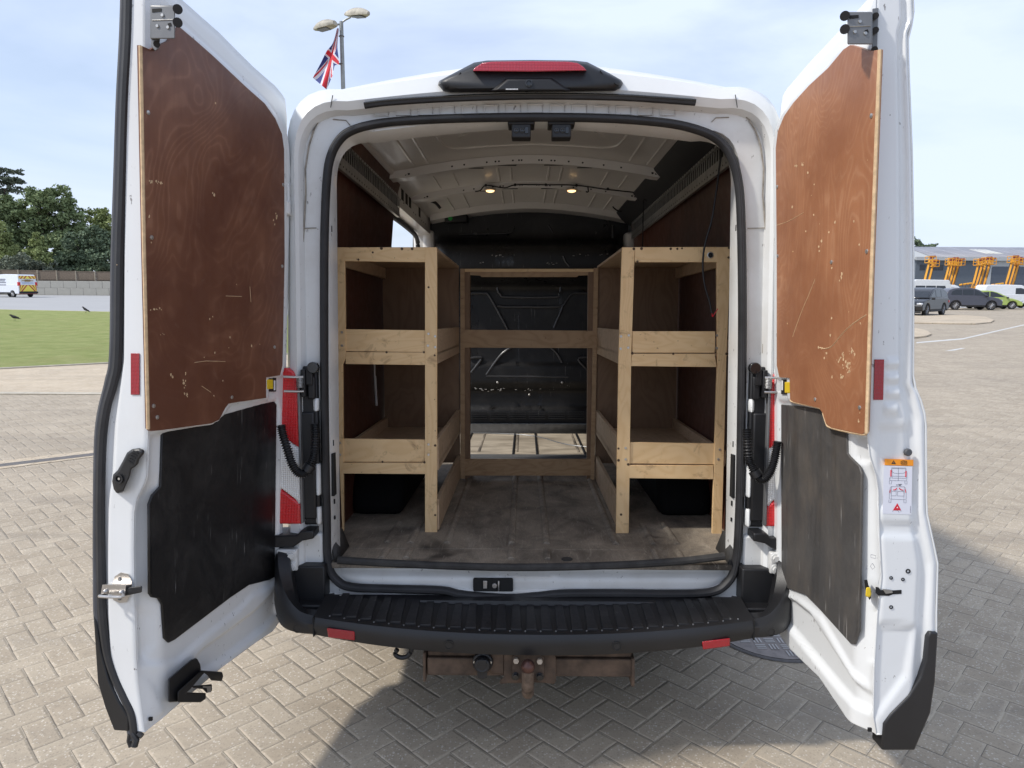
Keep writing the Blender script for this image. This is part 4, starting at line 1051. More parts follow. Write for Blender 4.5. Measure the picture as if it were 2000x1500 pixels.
def chips_on(b, df, spots, w, seed, scl=1.0):
    rnd = random.Random(seed)
    for px, py, dx, dy, n_c in spots:
        for _ in range(n_c):
            cx, cy = px + rnd.gauss(0, dx), py + rnd.gauss(0, dy); r1 = rnd.uniform(1.0, 3.6) * scl; k0 = rnd.randint(5, 8)
            pts = [df.D(cx + r1 * rnd.uniform(.5, 1.3) * .8 * math.cos(t), cy + r1 * rnd.uniform(.6, 1.5) * 1.35 * math.sin(t), w) for t in [2 * math.pi * q / k0 for q in range(k0)]]
            df.slab(b, pts, w - .001, w + .0004)
def screws(df, spots, w, root):
    b = MB()
    for px, py in spots:
        u, z = df.D(px, py, w); b.cut(); b.lathe(df.P(u, z, w), df.w, [(.0065, 0), (.006, .002), (.003, .0028)], 10)
    b.build('panel_screw', M['screw'], root)

# ---- left door
DL = DoorFrame(-1, (551, 1000), (564, 400), (289, 840, -.755))
ld = empty('left_door'); ld.parent = van; ld['label'] = 'left rear door, swung open, shaded dark red ply over a black lower liner'
ply_l = [(274, 88), (293, 97), (330, 80), (350, 52), (383, 80), (417, 110), (450, 141), (483, 172), (517, 202), (538, 232), (551, 262), (555, 292), (556, 500), (552, 713), (547, 733), (520, 737), (520, 777), (447, 788), (440, 797), (428, 820), (413, 827), (317, 840), (295, 842), (290, 837), (282, 500)]
blk_l = [(317, 838), (440, 800), (536, 784), (541, 790), (537, 1127), (527, 1133), (487, 1143), (450, 1168), (342, 1250), (330, 1256), (321, 1247), (317, 1182), (310, 1169), (297, 1167), (292, 1160), (291, 985), (298, 967), (314, 950)]
corner_l = [(283, -60), (283, 100), (285, 500), (289, 840), (286, 930), (281, 946), (267, 974), (262, 1000), (261, 1075), (263, 1180), (266, 1283), (270, 1333), (283, 1433)]
edge_l = [(238, -60), (236, 0), (228, 150), (222, 350), (218, 500), (215, 700), (202, 762), (189, 830), (184, 930), (183, 1000), (181, 1110), (181, 1200), (184, 1240), (190, 1333), (205, 1383), (224, 1432)]
skin_top_l = [(548, 300), (545, 230), (544, 207), (540, 190), (523, 167), (483, 130), (417, 63), (350, 4), (300, -40), (268, -70)]
in_top_l = [(567, 330), (565, 290), (561, 262), (550, 236), (534, 208), (500, 172), (460, 134), (420, 97), (384, 62), (350, 30), (315, -10), (300, -35), (283, -60)]
in_bot_l = [(548, 1195), (545, 1215), (533, 1232), (500, 1254), (433, 1303), (333, 1388), (283, 1434)]
rec_l = [([(x, y) for x, y in ply_l], .010, .012, .006),
         ([(300, 850), (541, 782), (546, 800), (543, 1128), (530, 1145), (495, 1162), (470, 1190), (400, 1245), (350, 1290), (290, 1300), (285, 1190), (292, 850)], -.010, .02, .0),
         ([(545, 1145), (542, 1200), (520, 1225), (440, 1288), (392, 1322), (382, 1290), (400, 1268), (440, 1240), (500, 1195), (530, 1165)], -.018, .022, 0),
         ([(278, 1195), (298, 1190), (310, 1205), (312, 1260), (300, 1290), (276, 1295)], -.010, .014, 0),
         ([(270, 1300), (272, 1340), (284, 1425), (320, 1390), (300, 1330)], .006, .012, 0),
         ([(277, 985), (283, 985), (285, 1030), (277, 1030)], -.006, .008, 0)]
einf = door_shell(DL, ld, in_top_l, in_bot_l, corner_l, edge_l, skin_top_l, M['door_in_l'], rec_l, None, [])
b = MB(); DL.px_slab(b, ply_l, .006, .016); b.mi = 1; e = [DL.P(*DL.D(px, py, .014), .014) for px, py in ((275, 90), (282, 500), (290, 838))]
b.tube([p + DL.u * .001 for p in e], .0048, 6)
chips_on(b, DL, [(298, 355, 5, 1.5, 7), (312, 358, 5, 1.2, 4), (418, 382, 2, 4, 3), (537, 424, 2.5, 5, 6), (302, 604, 7, 1, 7), (318, 653, 3, 2, 3), (360, 755, 1.5, 6, 7), (365, 770, 2, 5, 4), (362, 730, 1, 4, 2), (420, 685, 1, 5, 2), (335, 737, 2, 2, 2), (300, 420, 80, 120, 5), (430, 640, 70, 80, 9)], .016, 5, .62)
for path in ([(441, 578), (472, 579)], [(488, 560), (490, 590)], [(394, 754), (412, 766)], [(380, 708), (402, 705), (440, 706)]): b.tube([DL.P(*DL.D(px, py, .016), .016) for px, py in path], .0009, 4)
b.build('ply_panel', [M['ply_l'], M['chip']], ld)
screws(DL, [(289, 220), (296, 464), (300, 793), (307, 815), (553, 361), (551, 520), (453, 776), (536, 678)], .0165, ld)
b = MB(); DL.px_slab(b, blk_l, -.012, -.004); b.build('lower_liner', M['blackpanel_l'], ld, bevel=.003)
# pull handle on the free edge
U = DL.U; 
def EL(px, py, out=0.0): w, z = DL.E(px, py, U + out); return DL.P(U + out, z, w)
b = MB(); hp = [(222, 955), (219, 940), (221, 927), (230, 918), (240, 900), (248, 884), (258, 877), (272, 875), (282, 879), (281, 886), (273, 896), (270, 906), (264, 912), (257, 916), (254, 930), (245, 950), (240, 962), (228, 964)]
b.loft([[EL(px, py, -.02) for px, py in hp], [EL(px, py, .020) for px, py in hp], [EL(250 + (px - 250) * .88, 920 + (py - 920) * .93, .030) for px, py in hp]], True, True); b.build('pull_handle', M['plastic'], ld, bevel=.004)
b = MB(); c0 = EL(233, 935, .030); b.lathe(c0, DL.u, [(.014, 0), (.014, .004), (.009, .004), (.0085, -.002), (.004, -.002), (.0035, .001)], 20); b.build('handle_screw', M['plastic'], ld)
b = MB(); b.lathe(EL(233, 935, .0305), DL.u, [(.0042, 0), (.0036, .002)], 8); b.build('screw_head', M['screw'], ld)
b = MB()
for k in range(5):
    p = EL(255 + k * 2.6, 903 - k * 5, .031); b.box(-.008, .008, -.002, .002, -.0016, .0016, Matrix.Translation(p) @ Matrix.Rotation(R(25), 4, 'Y'))
b.build('grip_rib', M['plastic_lo'], ld)
# red reflective strip
b = MB(); rp_ = [EL(px, py, .001) for px, py in ((256, 690), (273, 690), (273, 771), (256, 771))]; b.loft([rp_, [p + DL.u * .002 for p in rp_]], True, True); b.build('reflector_strip', M['reflector'], ld, bevel=.001)
# lock bracket
b = MB(); pb_ = [(217, 1150), (224, 1126), (236, 1118), (250, 1121), (257, 1135), (256, 1160), (247, 1176), (234, 1178), (221, 1172)]
b.loft([[EL(px, py, .0) for px, py in pb_], [EL(px, py, .006) for px, py in pb_]], True, True)
tp = [(200, 1142), (246, 1143), (244, 1162), (197, 1160)]
b.loft([[EL(px + 12, py - 2, .0) for px, py in tp], [EL(px, py, .034) for px, py in tp]], True, True)
b.tube(chain([EL(197, 1163, .032), EL(197, 1165, .052), EL(238, 1166, .055), EL(239, 1160, .034)], 4), .0045, 8)
for px, py in ((206, 1155), (237, 1157)): b.ball(EL(px, py, .036), .007, 6)
b.build('lock_striker', M['steel'], ld, bevel=.003)
b = MB(); b.loft([[EL(px, py, .010) for px, py in ((244, 1148), (278, 1144), (277, 1157), (244, 1164))], [EL(px, py, .030) for px, py in ((244, 1148), (278, 1144), (277, 1157), (244, 1164))]], True, True); b.build('rubber_buffer', M['plastic_lo'], ld, bevel=.003)
b = MB()
for px, py in ((234, 1131), (234, 1169)): b.cut(); b.lathe(EL(px, py, .006), DL.u, [(.006, 0), (.005, .003)], 8)
b.build('striker_screw', M['grey_metal'], ld)
# black bracket near the bottom
br = empty('door_bracket'); br.parent = ld
def DB(px, py, w): u, z = DL.D(px, py, w); return DL.P(u, z, w)
b = MB(); bp = [(328, 1325), (372, 1288), (383, 1285), (389, 1296), (391, 1310), (345, 1370), (328, 1371)]
b.loft([[DB(px, py, -.02) for px, py in bp], [DB(px + 2, py + 1, .03) for px, py in bp]], True, True)
arm = [(347, 1350), (392, 1309), (400, 1312), (372, 1345), (364, 1352), (402, 1353), (402, 1364), (392, 1371), (347, 1371)]
b.loft([[DB(px, py, .02) for px, py in arm], [DB(px, py + 1, .045) for px, py in arm]], True, True)
arm2 = [(392, 1309), (434, 1312), (436, 1320), (433, 1330), (412, 1328), (405, 1318)]
b.loft([[DB(px, py, .02) for px, py in arm2], [DB(px, py + 1, .05) for px, py in arm2]], True, True)
arm3 = [(372, 1340), (414, 1336), (414, 1350), (404, 1354), (396, 1346), (378, 1344)]
b.loft([[DB(px, py, .02) for px, py in arm3], [DB(px, py, .045) for px, py in arm3]], True, True)
b.build('bracket_arm', M['plastic_lo'], br, bevel=.003)
b = MB(); b.loft([[DB(px, py, .046) for px, py in ((396, 1340), (412, 1340), (412, 1352), (405, 1353), (404, 1344), (396, 1343))], [DB(px, py, .050) for px, py in ((396, 1340), (412, 1340), (412, 1352), (405, 1353), (404, 1344), (396, 1343))]], True, True); b.build('bracket_pin', M['steel'], br)
# weather strips down the free edge
def edge_path(pts, out): return chain([EL(px, py, out) for px, py in pts], 6)
b = MB(); b.tube(edge_path([(252, -60), (250, 60), (243, 200), (238, 350), (233, 500), (230, 690), (222, 745), (207, 800), (199, 870), (196, 1000), (198, 1150), (200, 1200), (209, 1270), (224, 1320), (243, 1362), (258, 1395), (264, 1440)], -.002), .0135, 8, flat=.8, up=DL.u); b.build('door_seal', M['rubber'], ld)
b = MB(); b.tube(edge_path([(243, -60), (240, 60), (233, 200), (228, 350), (223, 500), (220, 690), (211, 745), (196, 808), (190, 870), (188, 1000), (188, 1150), (190, 1210), (199, 1285), (215, 1340), (236, 1385), (252, 1420), (257, 1445)], -.004), .010, 8, flat=.8, up=DL.u); b.build('seal_strip', M['rubber_grey'], ld)
b = MB(); b.tube([EL(262, 1430, 0), EL(266, 1445, .005), EL(262, 1458, .01)], .010, 7); b.tube([EL(254, 1433, 0), EL(252, 1446, .0), EL(256, 1458, 0)], .007, 7); b.tube([EL(270, 1432, 0), EL(278, 1438, .0)], .008, 7); b.build('seal_end', M['rubber'], ld)
b = MB(); tr = [(182, 1200), (184, 1240), (190, 1333), (205, 1383), (222, 1427), (251, 1429), (250, 1400), (232, 1372), (212, 1330), (196, 1270), (188, 1215)]
b.loft([[EL(px, py, .004) - DL.u * .05 for px, py in tr], [EL(px, py, .006) for px, py in tr]], True, True); b.build('lower_trim', M['plastic'], ld, bevel=.004)

# ---- right door
DR = DoorFrame(1, (1510, 1000), (1510, 500), (1692, 848, -.755))
rd = empty('right_door'); rd.parent = van; rd['label'] = 'right rear door, swung open, sunlit orange-brown ply over a scuffed black liner'
ply_r = [(1717, 97), (1700, 100), (1668, 90), (1660, 88), (1647, 97), (1617, 133), (1580, 167), (1550, 200), (1531, 227), (1519, 257), (1515, 290), (1517, 500), (1517, 713), (1522, 737), (1542, 738), (1543, 780), (1550, 785), (1600, 797), (1607, 807), (1613, 827), (1623, 835), (1683, 848), (1691, 843), (1702, 500)]
blk_r = [(1525, 790), (1600, 797), (1653, 830), (1654, 885), (1660, 893), (1677, 910), (1682, 925), (1677, 1233), (1668, 1259), (1660, 1257), (1600, 1190), (1573, 1163), (1555, 1156), (1533, 1148), (1526, 1137)]
corner_r = [(1713, -60), (1711, 0), (1708, 100), (1702, 400), (1698, 700), (1694, 848), (1699, 890), (1712, 930), (1716, 960), (1718, 1050), (1722, 1127), (1714, 1200), (1708, 1300), (1706, 1400), (1717, 1463)]
edge_r = [(1786, -60), (1787, 0), (1789, 37), (1777, 62), (1778, 120), (1785, 300), (1788, 500), (1787, 752), (1797, 765), (1812, 817), (1813, 1000), (1835, 1100), (1832, 1213), (1833, 1233), (1827, 1333), (1818, 1393), (1787, 1465)]
skin_top_r = [(1530, 290), (1533, 213), (1535, 190), (1543, 173), (1580, 123), (1633, 63), (1687, 2), (1720, -35), (1745, -60)]
in_top_r = [(1508, 350), (1510, 300), (1515, 268), (1524, 240), (1542, 209), (1572, 172), (1608, 135), (1640, 98), (1668, 62), (1692, 22), (1702, -15), (1708, -45), (1713, -60)]
in_bot_r = [(1512, 1195), (1516, 1230), (1543, 1267), (1600, 1322), (1653, 1401), (1697, 1448), (1718, 1464)]
rec_r = [([(x, y) for x, y in ply_r], .010, .012, .006),
         ([(1520, 784), (1600, 790), (1690, 850), (1690, 905), (1700, 930), (1694, 1240), (1690, 1420), (1672, 1330), (1600, 1205), (1560, 1172), (1530, 1158), (1520, 1140)], -.010, .02, 0),
         ([(1521, 1165), (1545, 1172), (1580, 1200), (1650, 1310), (1692, 1380), (1690, 1402), (1640, 1350), (1560, 1252), (1522, 1205)], -.020, .024, 0),
         ([(1658, 850), (1690, 853), (1690, 900), (1675, 905), (1660, 895)], -.010, .008, 0),
         ([(1687, 945), (1705, 948), (1706, 1035), (1690, 1025)], -.007, .009, 0),
         ([(1680, 1190), (1700, 1200), (1704, 1300), (1690, 1310), (1678, 1290)], -.012, .014, 0),
         ([(1688, 1068), (1714, 1090), (1716, 1130), (1686, 1125)], .006, .006, 0)]
U2 = DR.U
erel = [([(x0, y0), (x0 + 26, y0), (x0 + 26, y0 + 16), (x0, y0 + 16)], .007, .005, 0) for x0, y0 in ((1731, 701), (1731, 731), (1731, 761), (1727, 791))]
erel += [([(1716, 1020), (1790, 1022), (1795, 1048), (1717, 1046)], -.006, .012, 0), ([(1717, 835), (1780, 835), (1790, 990), (1714, 990)], -.006, .020, 0), ([(1718, 1215), (1788, 1220), (1788, 1225), (1718, 1221)], -.004, .006, 0), ([(1718, 1225), (1788, 1228), (1770, 1320), (1712, 1400)], -.008, .02, 0)]
door_shell(DR, rd, in_top_r, in_bot_r, corner_r, edge_r, skin_top_r, M['door_in_r'], rec_r, None, erel)
b = MB(); DR.px_slab(b, ply_r, .006, .016); b.mi = 1; e = [DR.P(*DR.D(px, py, .014), .013) for px, py in ((1717, 98), (1702, 500), (1691, 846))]; b.tube([p + DR.u * .002 for p in e], .0050, 6)
b.tube(chain([DR.P(*DR.D(px, py, .014), .013) for px, py in ((1543, 781), (1550, 786), (1600, 797), (1607, 808), (1613, 827), (1623, 836), (1683, 849), (1691, 845))], 3), .0030, 5)
chips_on(b, DR, [(1667, 687, 3, 2.2, 10), (1647, 697, 1.5, 6, 7), (1652, 712, 4, 5, 12), (1658, 722, 3, 5, 9), (1645, 735, 1.5, 4, 4), (1638, 705, 2, 4, 4), (1643, 545, 1.5, 4, 4), (1556, 322, 2, 3, 4), (1568, 320, 1.5, 4, 4), (1605, 678, 3, 1.5, 4), (1677, 820, 1, 6, 4), (1600, 420, 40, 60, 14), (1640, 600, 30, 90, 12)], .016, 11, .62)
for path, r_ in (([(1601, 679), (1610, 681), (1622, 678), (1632, 668), (1645, 652), (1665, 633), (1692, 615)], .0016), ([(1548, 658), (1565, 610), (1580, 575), (1592, 545)], .0011), ([(1517, 440), (1540, 432), (1570, 415)], .0010)):
    b.tube(chain([DR.P(*DR.D(px, py, .016), .016) for px, py in path], 4), r_, 4)
b.build('ply_panel', [M['ply_r'], M['chip']], rd)
screws(DR, [(1702, 226), (1693, 491), (1679, 796), (1592, 780), (1518, 365), (1519, 500), (1624, 512)], .0165, rd)
b = MB(); DR.px_slab(b, blk_r, -.012, -.004); b.build('lower_liner', M['blackpanel_r'], rd, bevel=.003)
def ER(px, py, out=0.0): w, z = DR.E(px, py, U2 + out); return DR.P(U2 + out, z, w)
def eplate(b, px, o0, o1): b.loft([[ER(x, y, o0) for x, y in px], [ER(x, y, o1) for x, y in px]], True, True)
b = MB(); eplate(b, [(1708, 702), (1727, 702), (1725, 781), (1706, 781)], -.004, .0035); b.build('reflector_strip', M['reflector'], rd, bevel=.001)
b = MB(); c0 = ER(1772, 883, -.004); b.lathe(c0, DR.u, [(.0105, 0), (.0105, .006), (.008, .009)], 20); b.build('rubber_bung', M['rubber_grey'], rd)
# warning label
lb = empty('warning_label'); lb.parent = rd
b = MB(); eplate(b, [(1726, 909), (1782, 911), (1780, 1005), (1724, 1003)], -.010, .0008); b.build('film', M['film'], lb)
b = MB(); eplate(b, [(1728, 896), (1784, 898), (1784, 910), (1728, 908.5)], -.010, .0012); b.build('orange_band', M['orange'], lb)
b = MB(); eplate(b, [(1741, 906), (1750, 906.4), (1745.5, 899)], .0012, .0018)
for pa in ([(1760, 906.3), (1760, 901), (1763, 900), (1767, 900), (1771, 901), (1771, 906.8), (1760, 906.3)], [(1766, 900.5), (1766, 906.3)], [(1763, 902), (1763, 905)], [(1769, 902), (1769, 905)]): b.tube([ER(x, y, .0018) for x, y in pa], .0007, 4)
b.build('pictogram', M['ink'], lb)
b = MB(); eplate(b, [(1745.2, 901.5), (1746, 901.5), (1745.9, 904.6), (1745.3, 904.6)], .0018, .0022); b.build('exclamation', M['orange'], lb)
def L_(x, y): return (1700 + x / 9.371, 860 + y / 9.375)
b = MB()
for pa in ([(390, 500), (650, 505), (655, 600), (665, 740), (350, 735), (385, 600), (390, 500)], [(512, 505), (510, 735)], [(390, 515), (400, 580), (440, 600), (505, 605)], [(650, 520), (640, 580), (610, 600), (515, 605)], [(395, 515), (645, 520)], [(345, 740), (345, 795), (385, 797), (387, 742)], [(630, 745), (630, 797), (668, 800), (670, 745)], [(390, 655), (650, 660)], [(390, 690), (650, 695)], [(355, 735), (352, 680)],
           [(385, 845), (380, 1000), (385, 1075), (610, 1085), (615, 1000), (620, 850), (385, 845)], [(390, 930), (470, 930), (470, 1015), (385, 1015)], [(495, 935), (610, 935), (615, 1020), (493, 1018), (495, 935)], [(385, 845), (365, 860), (345, 950), (345, 1070), (383, 1078)], [(620, 850), (640, 870), (655, 950), (652, 1080), (612, 1085)], [(338, 1085), (335, 1135), (375, 1137), (378, 1085)], [(612, 1090), (612, 1143), (652, 1145), (655, 1092)], [(408, 1285), (408, 1310)], [(490, 1285), (520, 1305), (522, 1322)], [(560, 1280), (558, 1305)]):
    b.tube([ER(*L_(*q), .0010) for q in pa], .00042, 4)
b.build('van_drawing', M['ink_grey'], lb)
b = MB()
for pa, r_ in (([(378, 545), (375, 660)], .0016), ([(652, 560), (648, 670)], .0016), ([(480, 872), (465, 900), (420, 908)], .0013), ([(530, 872), (550, 900), (598, 912)], .0013), ([(365, 900), (358, 960)], .0009), ([(640, 900), (648, 960)], .0009)):
    b.tube(chain([ER(*L_(*q), .0012) for q in pa], 3), r_, 5)
tri = [L_(412, 1283), L_(562, 1280), L_(493, 1152)]; eplate(b, tri, .0008, .0016); b.build('red_mark', M['lred'], lb)
b = MB(); eplate(b, [L_(478, 1240), L_(508, 1240), L_(493, 1210)], .0016, .0020); b.build('triangle_centre', M['pw'], lb)
tx = bpy.data.curves.new('angle_text', 'FONT'); tx.body = '< 90\u00b0'; tx.size = .0075; tx.extrude = .0003
tmp = bpy.data.objects.new('tmp', tx); C.objects.link(tmp); bpy.context.view_layer.update()
tme = bpy.data.meshes.new_from_object(tmp.evaluated_get(bpy.context.evaluated_depsgraph_get())); bpy.data.objects.remove(tmp)
tobj = bpy.data.objects.new('angle_text', tme); C.objects.link(tobj); tobj.parent = lb; tme.materials.clear(); tme.materials.append(M['ink'])
mm = Matrix((DR.w * -1, DR.z, DR.u)).transposed().to_4x4(); mm.translation = ER(*L_(468, 836), .0012); tobj.matrix_local = mm
b = MB(); rr_ = random.Random(4)
for k in range(12):
    x = 732; y = 1205 + k * 11; b.tube([ER(*L_(x - 5, y), .0010), ER(*L_(x + 6, y + rr_.choice((0, 4, 2))), .0010)], .00045, 4)
b.build('serial_text', M['ink_grey'], lb)
# lock area: knobs, slot, yellow lever
b = MB()
for px, py, r_ in ((1771, 1114, .0068), (1738, 1127, .0050), (1761, 1130, .0050), (1738, 1184, .0055), (1799, 0, 0)):
    if r_: b.cut(); b.lathe(ER(px, py, -.006), DR.u, [(r_, 0), (r_, .008), (r_ * .5, .0075), (r_ * .5, .004)], 14)
b.build('fixing_plug', M['plastic_lo'], rd)
b = MB(); eplate(b, [(1710, 1146), (1716, 1147), (1719, 1152), (1745, 1153), (1761, 1152), (1761, 1160), (1744, 1161), (1736, 1164), (1716, 1163), (1710, 1158)], -.02, .0014); b.build('lock_slot', M['holes'], rd, bevel=.001)
b = MB(); eplate(b, [(1723, 1150), (1742, 1152), (1744, 1158), (1730, 1160)], .0, .004); b.build('lock_catch', M['galv'], rd, bevel=.001)
b = MB(); 
def DBR(px, py, w): u, z = DR.D(px, py, w); return DR.P(u, z, w)
def dplate(b, px, w0, w1): b.loft([[DBR(x, y, w0) for x, y in px], [DBR(x, y, w1) for x, y in px]], True, True)
eplate(b, [(1688, 1133), (1694, 1132), (1696, 1142), (1702, 1155), (1701, 1168), (1698, 1172), (1692, 1158), (1689, 1145)], -.03, .0035); b.build('lever_slot', M['holes'], rd)
b = MB(); eplate(b, [(1692, 1147), (1700, 1147), (1702, 1160), (1699, 1167), (1690, 1165)], .0, .012); b.build('yellow_lever', M['yellow'], rd, bevel=.003)
b = MB()
for pa in ([(1701, 1083), (1710, 1085), (1710, 1091), (1701, 1089), (1701, 1083)], [(1712, 1090), (1714, 1090)], [(1704, 1100), (1700, 1106), (1704, 1112), (1709, 1108), (1704, 1100)], [(1694, 1104), (1692, 1112), (1696, 1110)]): b.tube([ER(x, y, .0012) for x, y in pa], .0006, 4)
b.build('stamped_mark', M['ink_grey'], rd)
# upper lock boxes on both doors
def lockbox(E_, df, root, sgn, px):
    lk = empty('upper_lock'); lk.parent = root
    x0, x1, y0, y1 = px
    b = MB(); mid_ = [(x0, y0), (x1, y0), (x1, y1), (x0, y1)]
    b.loft([[E_(x, y, .0) for x, y in mid_], [E_(x, y, .055) for x, y in mid_]], True, True)
    xs = [(x0 - 3 if sgn > 0 else x1 - 2), (x0 + 1 if sgn > 0 else x1 + 3)]
    b.build('lock_case', M['grey_metal'], lk, bevel=.003)
    b = MB()
    for fx_, fy_ in ((.3, .62), (.72, .66), (.5, .30)):
        b.cut(); b.lathe(E_(x0 + (x1 - x0) * fx_, y0 + (y1 - y0) * fy_, .0555), df.u, [(.005, 0), (.004, .0025)], 10)
    b.cut(); b.tube([E_(x0 + 4, y0 + (y1 - y0) * .45, .0555), E_(x1 - 4, y0 + (y1 - y0) * .43, .0555)], .0014, 5)
    b.build('rivet', M['galv'], lk)
    b = MB(); hx_ = x0 if sgn > 0 else x1
    for yy in (y0 + 8, y0 + 34): b.cut(); b.cyl(E_(hx_ - sgn * 5, yy, .030), E_(hx_ - sgn * 5, yy, .058), .012, n=14)
    b.cut(); b.cyl(E_(x1 + 4 if sgn > 0 else x0 + 13, y1 + 10, .0), E_(x1 + 4 if sgn > 0 else x0 + 13, y1 + 10, .02), .0085, n=12)
    if sgn > 0:
        for yy in (y0 + 8, y0 + 36): b.cut(); b.cyl(E_(x1 + 6, yy, .01), E_(x1 + 6, yy, .036), .0085, n=10)
    b.build('lock_roller', M['plastic_lo'], lk)
    b = MB(); q = [(x1 - 1, y0 - 6), (x1 + 12, y0 - 8), (x1 + 9, y1 + 12), (x1 - 1, y1 + 16)] if sgn > 0 else [(x0 + 2, y1 - 4), (x0 + 20, y1 - 4), (x0 + 18, y1 + 18), (x0 + 10, y1 + 24), (x0 + 2, y1 + 14)]
    b.loft([[E_(x, y, .0) for x, y in q], [E_(x, y, .012) for x, y in q]], True, True); b.build('lock_flange', M['grey_metal'], lk, bevel=.002)
    b = MB(); q = [(x0 + 4, y0 + 7), (x0 + 22, y0 + 6), (x0 + 22, y0 + 12), (x0 + 4, y0 + 14)]
    b.loft([[E_(x, y, .054) for x, y in q], [E_(x, y, .0562) for x, y in q]], True, True)
    b.cut(); q = [(x0 + 34, y0 + 36), (x0 + 40, y0 + 34), (x0 + 42, y0 + 40), (x0 + 36, y0 + 42)]
    b.loft([[E_(x, y, .054) for x, y in q], [E_(x, y, .0562) for x, y in q]], True, True); b.build('lock_opening', M['holes'], lk)
lockbox(ER, DR, rd, 1, (1655, 1704, 23, 87)); lockbox(EL, DL, ld, -1, (293, 342, 10, 76))
# yellow-centred door check buttons by the hinges
for df, rt, q0_, q1_ in ((DL, ld, (521, 736, 540, 765), (522, 741, 534, 760)), (DR, rd, (1525, 741, 1543, 770), (1532, 746, 1543, 768))):
    def pl4(b, q, w0, w1): df.slab(b, [df.D(q[0], q[1], w1), df.D(q[2], q[1], w1), df.D(q[2], q[3], w1), df.D(q[0], q[3], w1)], w0, w1)
    cb = empty('check_button'); cb.parent = rt
    b = MB(); pl4(b, q0_, -.02, .006); b.build('button_frame', M['plastic_lo'], cb, bevel=.002)
    b = MB(); pl4(b, q1_, .0, .012); b.build('button', M['yellow'], cb, bevel=.003)
    b = MB(); x_ = (q0_[2] - 4) if rt == ld else (q0_[0] + 2); pl4(b, (x_ - 1, 743, x_ + 2, 762), .0, .0065); b.build('button_label', M['pw'], cb)
# lower black trim on the right door
tr = [(1722, 1466), (1726, 1414), (1740, 1395), (1775, 1360), (1797, 1325), (1808, 1290), (1812, 1245), (1817, 1234), (1833, 1236), (1827, 1333), (1818, 1393), (1787, 1466)]
b = MB(); b.loft([[ER(x, y, 0) - DR.u * .06 for x, y in tr], [ER(x, y, .006) for x, y in tr]], True, True); b.build('lower_trim', M['plastic'], rd, bevel=.005)
b = MB()
for df, sp_ in ((DL, [(542, 1203), (294, 1404)]), (DR, [(1516, 1217), (1699, 1425)])):
    for x, y in sp_:
        u, z = df.D(x, y, .0); b.cut(); b.box(-.005, .005, -.003, .003, -.005, .005, Matrix.Translation(df.P(u, z, .0005)))
b.build('drain_hole', M['holes'], van)
# ------------------------------------------------------------------ timber shelving in the load space (things of their own)
VM = Matrix.Translation(VLOC) @ VROT.to_4x4()
def van_thing(name, label, cat, group=None):
    o = empty(name, (0, 0, 0), 0, label, cat, group); o.matrix_world = VM.copy(); return o
YF, YB = .40, 1.49                         # front and back of the racks
def rect(px0, py0, px1, py1, Y): a = PY(px0, py0, Y); c = PY(px1, py1, Y); return a.x, c.x, c.z, a.z
def rack(s, label, px):
    root = van_thing('shelf_rack', label, 'shelving', None)
    ox0, ox1 = px['outer'];                # top x of outer and inner edges
    T_ = .018
    # posts (front faces) taken from the photograph, as real 18 mm boards
    def board(name, pts, mat, y0=YF, th=T_, bev=.0012):
        b = MB(); b.prism([(p.x, p.z) for p in [PY(x, y, y0) for x, y in pts]], lambda a, c_, t: (a, t, c_), y0, y0 + th); return b.build(name, mat, root, bevel=bev)
    board('post', px['post_out'], M['birch_z']); board('post', px['post_in'], M['birch_z'])
    for q in px['rails']: board('rail', q, M['birch_x'])
    for q in px['lips']: board('lip_board', q, M['birch_x'], YF + .007, T_)
    xin = PY(px['inx'], 700, YF).x; xout = s * .866
    xi = xin
    zt = PY(px['inx'], px['ytop'], YF).z
    z1 = PY(px['inx'], px['z1'], YF).z; z2 = PY(px['inx'], px['z2'], YF).z
    xa, xb = sorted((xi, xout))
    b = MB(); b.box(xa, xb, YF + .002, YB + .0, zt, zt + .012); b.build('top_board', M['birch_y'], root, bevel=.001)
    b = MB(); b.box(xa, xb, YF + T_ + .006, YB - .02, z1 - .012, z1); b.build('shelf_board', M['birch_y'], root, bevel=.001)
    b = MB(); b.box(xa, xb, YF + T_ + .006, YB - .02, z2 - .012, z2); b.build('shelf_board', M['birch_y'], root, bevel=.001)
    # aisle-side rails, wall battens
    ia, ib = sorted((xi, xi + s * .018))
    for zz0, zz1, m_ in ((z1 - .052, z1 + .100, M['birch_y']), (z2 - .035, z2 + .105, M['birch_y']), (.006, .145, M['birch_y'])):
        b = MB(); b.box(ia, ib, YF + T_, YB, zz0, zz1); b.build('side_rail', m_, root, bevel=.001)
    wa, wb = sorted((xout, xout - s * .020))
    for zz0 in (zt - .062, z1 + .0, z2 + .0):
        b = MB(); b.box(wa, wb, YF + T_, YB - .02, zz0, zz0 + .060); b.build('wall_batten', M['birch_y'], root, bevel=.001)
    b = MB(); b.box(xa + .001, xb - .001, YB - .018, YB, .10, zt - .001); b.build('end_panel', M['birch_shaded'], root)
    b = MB(); rnd = random.Random(5 + s)
    for q in px['screws']:
        p = PY(*q, YF); b.cut(); b.lathe((p.x, YF - .0003, p.z), (0, -1, 0), [(.0062, 0), (.005, .0018)], 8)
    b.build('screw', M['screw'], root)
    b = MB()
    for q in px['holes']:
        b.cut()
        p = PY(*q, YF); b.cyl((p.x, YF, p.z), (p.x, YF - .0006, p.z), rnd.uniform(.0045, .0070), n=7)
    b.build('screw_hole', plain('countersink', (.08, .045, .025), .8), root)
    return root
